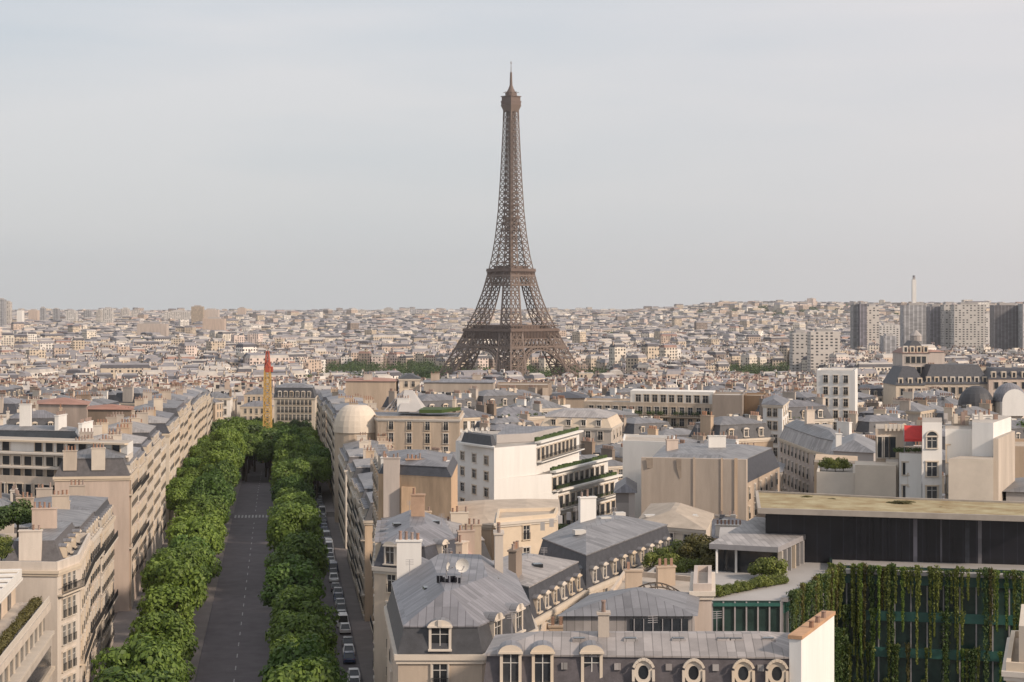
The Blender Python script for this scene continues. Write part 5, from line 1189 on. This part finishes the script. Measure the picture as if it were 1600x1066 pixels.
for k, (wi, ri) in enumerate(combos):
    wd, dp, ht = fr0.uniform(13.5, 16.5), fr0.uniform(10.5, 12.6), fr0.uniform(17.5, 20.5)
    pts = [(-wd / 2, -dp / 2), (wd / 2, -dp / 2), (wd / 2, dp / 2), (-wd / 2, dp / 2)]
    rn = rl[ri]; kw = dict(low=rn[2], top=rn[3]) if rn[2] else {}
    ch_ = [(-wd / 2 + .45, fr0.uniform(-2, 2), ht, ht + fr0.uniform(3.3, 4.4), dp * .34, math.pi / 2, fr0.choice(['tan', 'stone', 'tanb', 'white'])), (wd / 2 - .45, fr0.uniform(-2, 2), ht, ht + fr0.uniform(3.0, 4.2), dp * .28, math.pi / 2, fr0.choice(['tan', 'stone', 'trim']))]
    if rn[1] != 'mansard': ch_ = [(c[0], c[1], c[2], c[3] - 1.6, c[4], c[5], c[6]) for c in ch_]
    fc = 6 if wi != 5 else 3
    pr = house('city_house', 'proto', pts, ht, wall=wl[wi][1], roof=rn[1], z0=-4, win={0: fc, 2: fc - 1} if wi != 3 else {2: 5}, floors=4, fine=False, dorm={0: 3, 2: 3} if rn[1] == 'mansard' else {}, dk='small', chim=ch_, h1=2.6, h2=1.2 if rn[1] != 'hip' else 2.0, wst='open', cornice=ri != 3)
    if rn[1] == 'flat':
        partbox(pr, 'lift_housing', 'conc', (1.5, 1, ht + 1.2), (3.2, 2.6, 2.4)); partbox(pr, 'roof_vent', 'zinc', (-3, -1.5, ht + .6), (1.2, 1.2, 1.0))
    else: partbox(pr, 'skylight', 'frame', (fr0.uniform(-2, 2), 0, ht + (3.8 if rn[1] == 'mansard' else 1.9)), (1.2, .9, .5))
    for q_ in range(4):
        u, v = fr0.uniform(-wd * .38, wd * .38), fr0.uniform(-1.2, 1.2); zz = ht + (3.7 if rn[1] == 'mansard' else 1.7 if rn[1] == 'hip' else .4)
        partbox(pr, *(fr0.choice((('roof_vent', 'zinc'), ('roof_hatch', 'slate'), ('roof_vent', 'trim'), ('skylight', 'glass')))), (u, v, zz), (fr0.uniform(.5, 1.3), fr0.uniform(.5, 1.2), fr0.uniform(.5, 1.1)))
    if k % 3 == 0:
        V = leafcloud([(fr0.uniform(-wd * .42, wd * .42), -dp / 2 + .5, ht + .35, .5) for _ in range(9)], 420, .14, k)
        o = bpy.data.objects.new('balcony_plants', cloudmesh('balcony_plants', V, 'leafd')); COL.objects.link(o); o.parent = pr
    PD.append((pr, wd, dp, ht, f"{wl[wi][0]} {rn[0]} house")); OCC.pop()
cells = district_cells(215, 1350, 105, 16.8, 13.0, 8.5, fr0)
cells.sort(key=lambda c: c[1])
def rect(x, y, a, wd, dp):
    co, si = math.cos(a), math.sin(a); return [(x + u * co - v * si, y + u * si + v * co) for u, v in ((-wd / 2, -dp / 2), (wd / 2, -dp / 2), (wd / 2, dp / 2), (-wd / 2, dp / 2))]
used = set(); ind = []; rest = []
for X, Y, a, r_ in cells:
    k = int(r_ * 1e4) % len(PD); pr, wd, dp, ht, ds = PD[k]
    if Y < 300 and X / Y > -.02 and X / Y < .165 and Y < 225: continue
    if r_ > .5: a += math.pi
    sx_ = 1.0 + .12 * math.sin(X * 7.1); P = rect(X, Y, a, wd * sx_ + .7, dp + .5)
    if not free(P): continue
    if len(ind) < 296:
        top_ = 18.5 + 5.5 * fr0.random() if Y > 330 else fr0.uniform(15, 18.5)
        if 330 < Y < 470 and -.08 < X / Y < .12: top_ -= 3.0
        if X / Y < -.18 and Y < 300: top_ = fr0.uniform(17, 20)
        ind.append((X, Y, a, k, sx_, top_ / ht))
    else: rest.append((X, Y, a, wd * sx_, dp))
def zone(p_):
    for lim, nm in ((130, 'at the far left'), (330, 'left of the avenue'), (540, 'by the avenue end'), (700, 'left of the tower foot'), (900, 'below the tower'), (1110, 'above the planted balconies'), (1330, 'behind the brown blank walls'), (9999, 'near the ornate palace')):
        if p_ < lim: return nm
index_children(); rows_ = {}
for it in ind:
    p_ = 800 + it[0] / it[1] * F; band = int((it[1] - 215) / 34); rows_.setdefault((zone(p_), band), []).append((p_, it))
for (zn, band), lst in rows_.items():
    lst.sort(key=lambda t: t[0])
    bs = sorted(b_ for z_, b_ in rows_ if z_ == zn); bi = bs.index(band)
    for j, (p_, (X, Y, a, k, sx_, sz_)) in enumerate(lst):
        pr = PD[k][0]; lab = f"{PD[k][4]}, {ordn(j)} from left, {ordn(bi)} rooftop row {zn}"
        o = pr if k not in used else None
        if o is None: o = copy_tree(pr)
        used.add(k); o.location = (X, Y, g(Y)); o.rotation_euler = (0, 0, a); o.scale = (sx_, 1, sz_); o['label'] = lab; o['category'] = 'building'; o['group'] = 'rooftops of the middle distance'
for k, p in enumerate(PD):
    if k not in used:
        def rm(o):
            for c in KIDS.get(o.name, ()): rm(c)
            bpy.data.objects.remove(o)
        rm(p[0])
# ------------------------------------------------------------------ the far city, one mesh
for nm, c in (('f0', (.52, .44, .35)), ('f1', (.64, .58, .50)), ('f2', (.50, .40, .33)), ('f3', (.60, .50, .45)), ('f4', (.27, .22, .19)), ('f5', (.74, .70, .65))):
    M[nm] = mat('far_facade_' + 'abcdef'[int(nm[1])], c, .9, .16, .05, windows=(3.4, 3.2, .5, .6))
M['r0'] = mat('far_slate', (.07, .068, .08), .7, .3, .1); M['r1'] = mat('far_zinc', (.21, .20, .215), .6, .25, .1); M['r2'] = mat('far_pale_roof', (.42, .39, .36), .8, .2, .1)
FM = ['f0', 'f1', 'f2', 'f3', 'f4', 'f5', 'r0', 'r1', 'r2', 'rtile']
b = MB(); fr = random.Random(5)
def farhouse(X, Y, a, wd, dp, ht, lod):
    gz = g(Y) + hillz(X, Y); P = rect(X, Y, a, wd, dp); wm_ = fr.choices(range(6), (5, 4, 3, 3, 2, 2))[0]; z1_ = gz + ht
    vs = [(*p, gz - 2) for p in P] + [(*p, z1_) for p in P]
    b.mesh(vs, [(i, (i + 1) % 4, 4 + (i + 1) % 4, 4 + i) for i in range(4)], wm_)
    t = fr.random(); rm_ = fr.choices((6, 7, 8, 9), (4, 4, 3, .7))[0]
    if t < .7:
        i1 = rect(X, Y, a, wd - (.6 if t < .35 else 2.4), dp - 2.6); i2 = rect(X, Y, a, wd - 3, max(.6, dp - 9)); h1 = 2.8
        b.frustum(P, z1_, i1, z1_ + h1, rm_); b.frustum(i1, z1_ + h1, i2, z1_ + h1 + 1.2, fr.choice((7, 8, 7)), fr.choice((7, 8)))
        zt_ = z1_ + h1
    else:
        b.face([(*p, z1_) for p in P], rm_ if t < .9 else 8); zt_ = z1_ - .5
        if fr.random() < .5: b.box((X, Y, z1_ + 1), (wd * .3, dp * .3, 2.4), a, fr.choice((1, 5, 8)))
    if lod < 2:
        co, si = math.cos(a), math.sin(a)
        for s in (-1, 1):
            for q_ in ((-.22, .24) if lod == 0 else (fr.uniform(-.2, .2),)):
                if fr.random() < .25: continue
                u, v = s * (wd / 2 - .5), q_ * dp; cl = dp * fr.uniform(.18, .3); cm = fr.choice((0, 1, 2, 5, 3)); zz = zt_ + fr.uniform(1.6, 3.2)
                b.box((X + u * co - v * si, Y + u * si + v * co, (zt_ - 1 + zz) / 2), (.9, cl, zz - zt_ + 1), a, cm)
                b.box((X + u * co - v * si, Y + u * si + v * co, zz + .35), (.35, cl * .8, .7), a, 9)
    if lod == 0 and t < .7:
        co, si = math.cos(a), math.sin(a)
        for s in (-1, 1):
            for k in range(3):
                u, v = wd * (-.3 + .3 * k), s * (dp / 2 - .75); b.box((X + u * co - v * si, Y + u * si + v * co, z1_ + 1.3), (1.5, 1.2, 1.9), a, fr.choice((1, 5, 0)))
for X, Y, a, wd, dp in rest:
    farhouse(X, Y, a, wd, dp, fr.uniform(16.5, 23), 0)
def park(X, Y):
    p_ = 800 + X / Y * F
    return (1830 < Y < 2140 and 500 < p_ < 690) or (1500 < Y < 1960 and abs(X - TX) < 105) or (1830 < Y < 2080 and 1130 < p_ < 1260) or (hillz(X, Y) > 14 and fr.random() < .68)
for y0_, y1_, ss, cw, cd, st, h0, h1, ld, mg in ((1350, 2600, 190, 20, 15, 10, 15, 24, 1, 60), (2600, 5200, 300, 25, 18, 13, 12, 25, 2, 150), (5200, 10400, 560, 40, 27, 24, 11, 28, 2, 300)):
    for X, Y, a, r_ in district_cells(y0_, y1_, ss, cw, cd, st, fr, .9, mg):
        if park(X, Y): continue
        P = rect(X, Y, a, cw, cd)
        if not free(P): continue
        ht = fr.uniform(h0, h1)
        pp__ = 800 + X / Y * F
        if 1430 < Y < 1850 and (470 < pp__ < 715 or 1100 < pp__ < 1290): ht = 9
        elif Y > 1700 and fr.random() < .03: ht += fr.uniform(6, 16)
        bg_ = 2.2 if fr.random() < .03 else 1
        farhouse(X, Y, a, cw * fr.uniform(.6, .98) * bg_, cd * fr.uniform(.75, .98), ht * (1.15 if bg_ > 1 else 1), ld)
tag(b.build('distant_city', FM), 'dense pale rooftops and facades of the far city stretching to the horizon', 'city', kind='stuff')
# trees of the far city: parks and courtyards
lob = []
for i in range(260):
    Y = fr.uniform(1850, 2140); lob.append((px(500 + 190 * fr.choice((fr.random(), fr.random() ** .3 , fr.uniform(.1, .35))), Y), Y, g(Y) + fr.uniform(2, 12), fr.uniform(4, 7)))
for i in range(700):
    Y = fr.uniform(1560, 1960); X = TX + fr.uniform(-100, 100)
    if abs(X - TX) + abs(Y - TY) < 92: continue
    lob.append((X, Y, g(Y) + fr.uniform(3, 12), fr.uniform(4, 6.5)))
for i in range(150):
    Y = fr.uniform(1850, 2080); lob.append((px(fr.uniform(1130, 1260), Y), Y, g(Y) + fr.uniform(2, 12), fr.uniform(4, 7)))
for i in range(700):
    Y = 700 + 2300 * fr.random() ** .8; X = Y * fr.uniform(-.3, .3); s = fr.uniform(2.5, 5)
    for k in range(3): lob.append((X + fr.uniform(-6, 6), Y + fr.uniform(-6, 6), g(Y) + fr.uniform(8, 15), s))
V1 = leafcloud(lob, 130000, .9, 77, .5, .95)
lob = []
for i in range(1500):
    Y = fr.uniform(2800, 8800); X = Y * fr.uniform(-.3, .3)
    if hillz(X, Y) < 12 and fr.random() < .6: continue
    lob.append((X, Y, g(Y) + hillz(X, Y) + 8, fr.uniform(8, 20)))
V2 = leafcloud(lob, 90000, 3.2, 78, .5, .95)
o = bpy.data.objects.new('distant_trees', cloudmesh('distant_trees', np.concatenate([V1, V2]), 'leafd')); COL.objects.link(o)
tag(o, 'dark green masses of park and street trees between the far rooftops', 'trees', kind='stuff')
i = 0
for k in range(60):
    Y = fr0.uniform(300, 640); X = Y * fr0.uniform(-.28, .29)
    if not free(rect(X, Y, 0, 3, 3)): continue
    if any(abs(X - t[0]) < 7 and abs(Y - t[1]) < 7 for t in ind): continue
    tree('dark', X, Y, g(Y), fr0.uniform(.9, 1.25), f'courtyard tree, {ordn(i)} of those showing between middle distance roofs {zone(800 + X / Y * F)}', 'courtyard trees between roofs', 'courtyard_tree'); i += 1
# ------------------------------------------------------------------ haze
hm = bpy.data.materials.new('haze'); hm.use_nodes = True; t = hm.node_tree; t.nodes.clear()
ho = t.nodes.new('ShaderNodeOutputMaterial'); pv_ = t.nodes.new('ShaderNodeVolumePrincipled'); pv_.inputs['Color'].default_value = (.93, .93, .95, 1); pv_.inputs['Density'].default_value = 3.8e-5; pv_.inputs['Anisotropy'].default_value = .3
t.links.new(pv_.outputs[0], ho.inputs['Volume'])
M['haze'] = hm
b = MB(); b.box((0, 6050, 154), (14000, 13300, 372)); o = b.build('haze', 'haze'); tag(o, 'thin pale haze over the whole city', 'haze', kind='stuff')
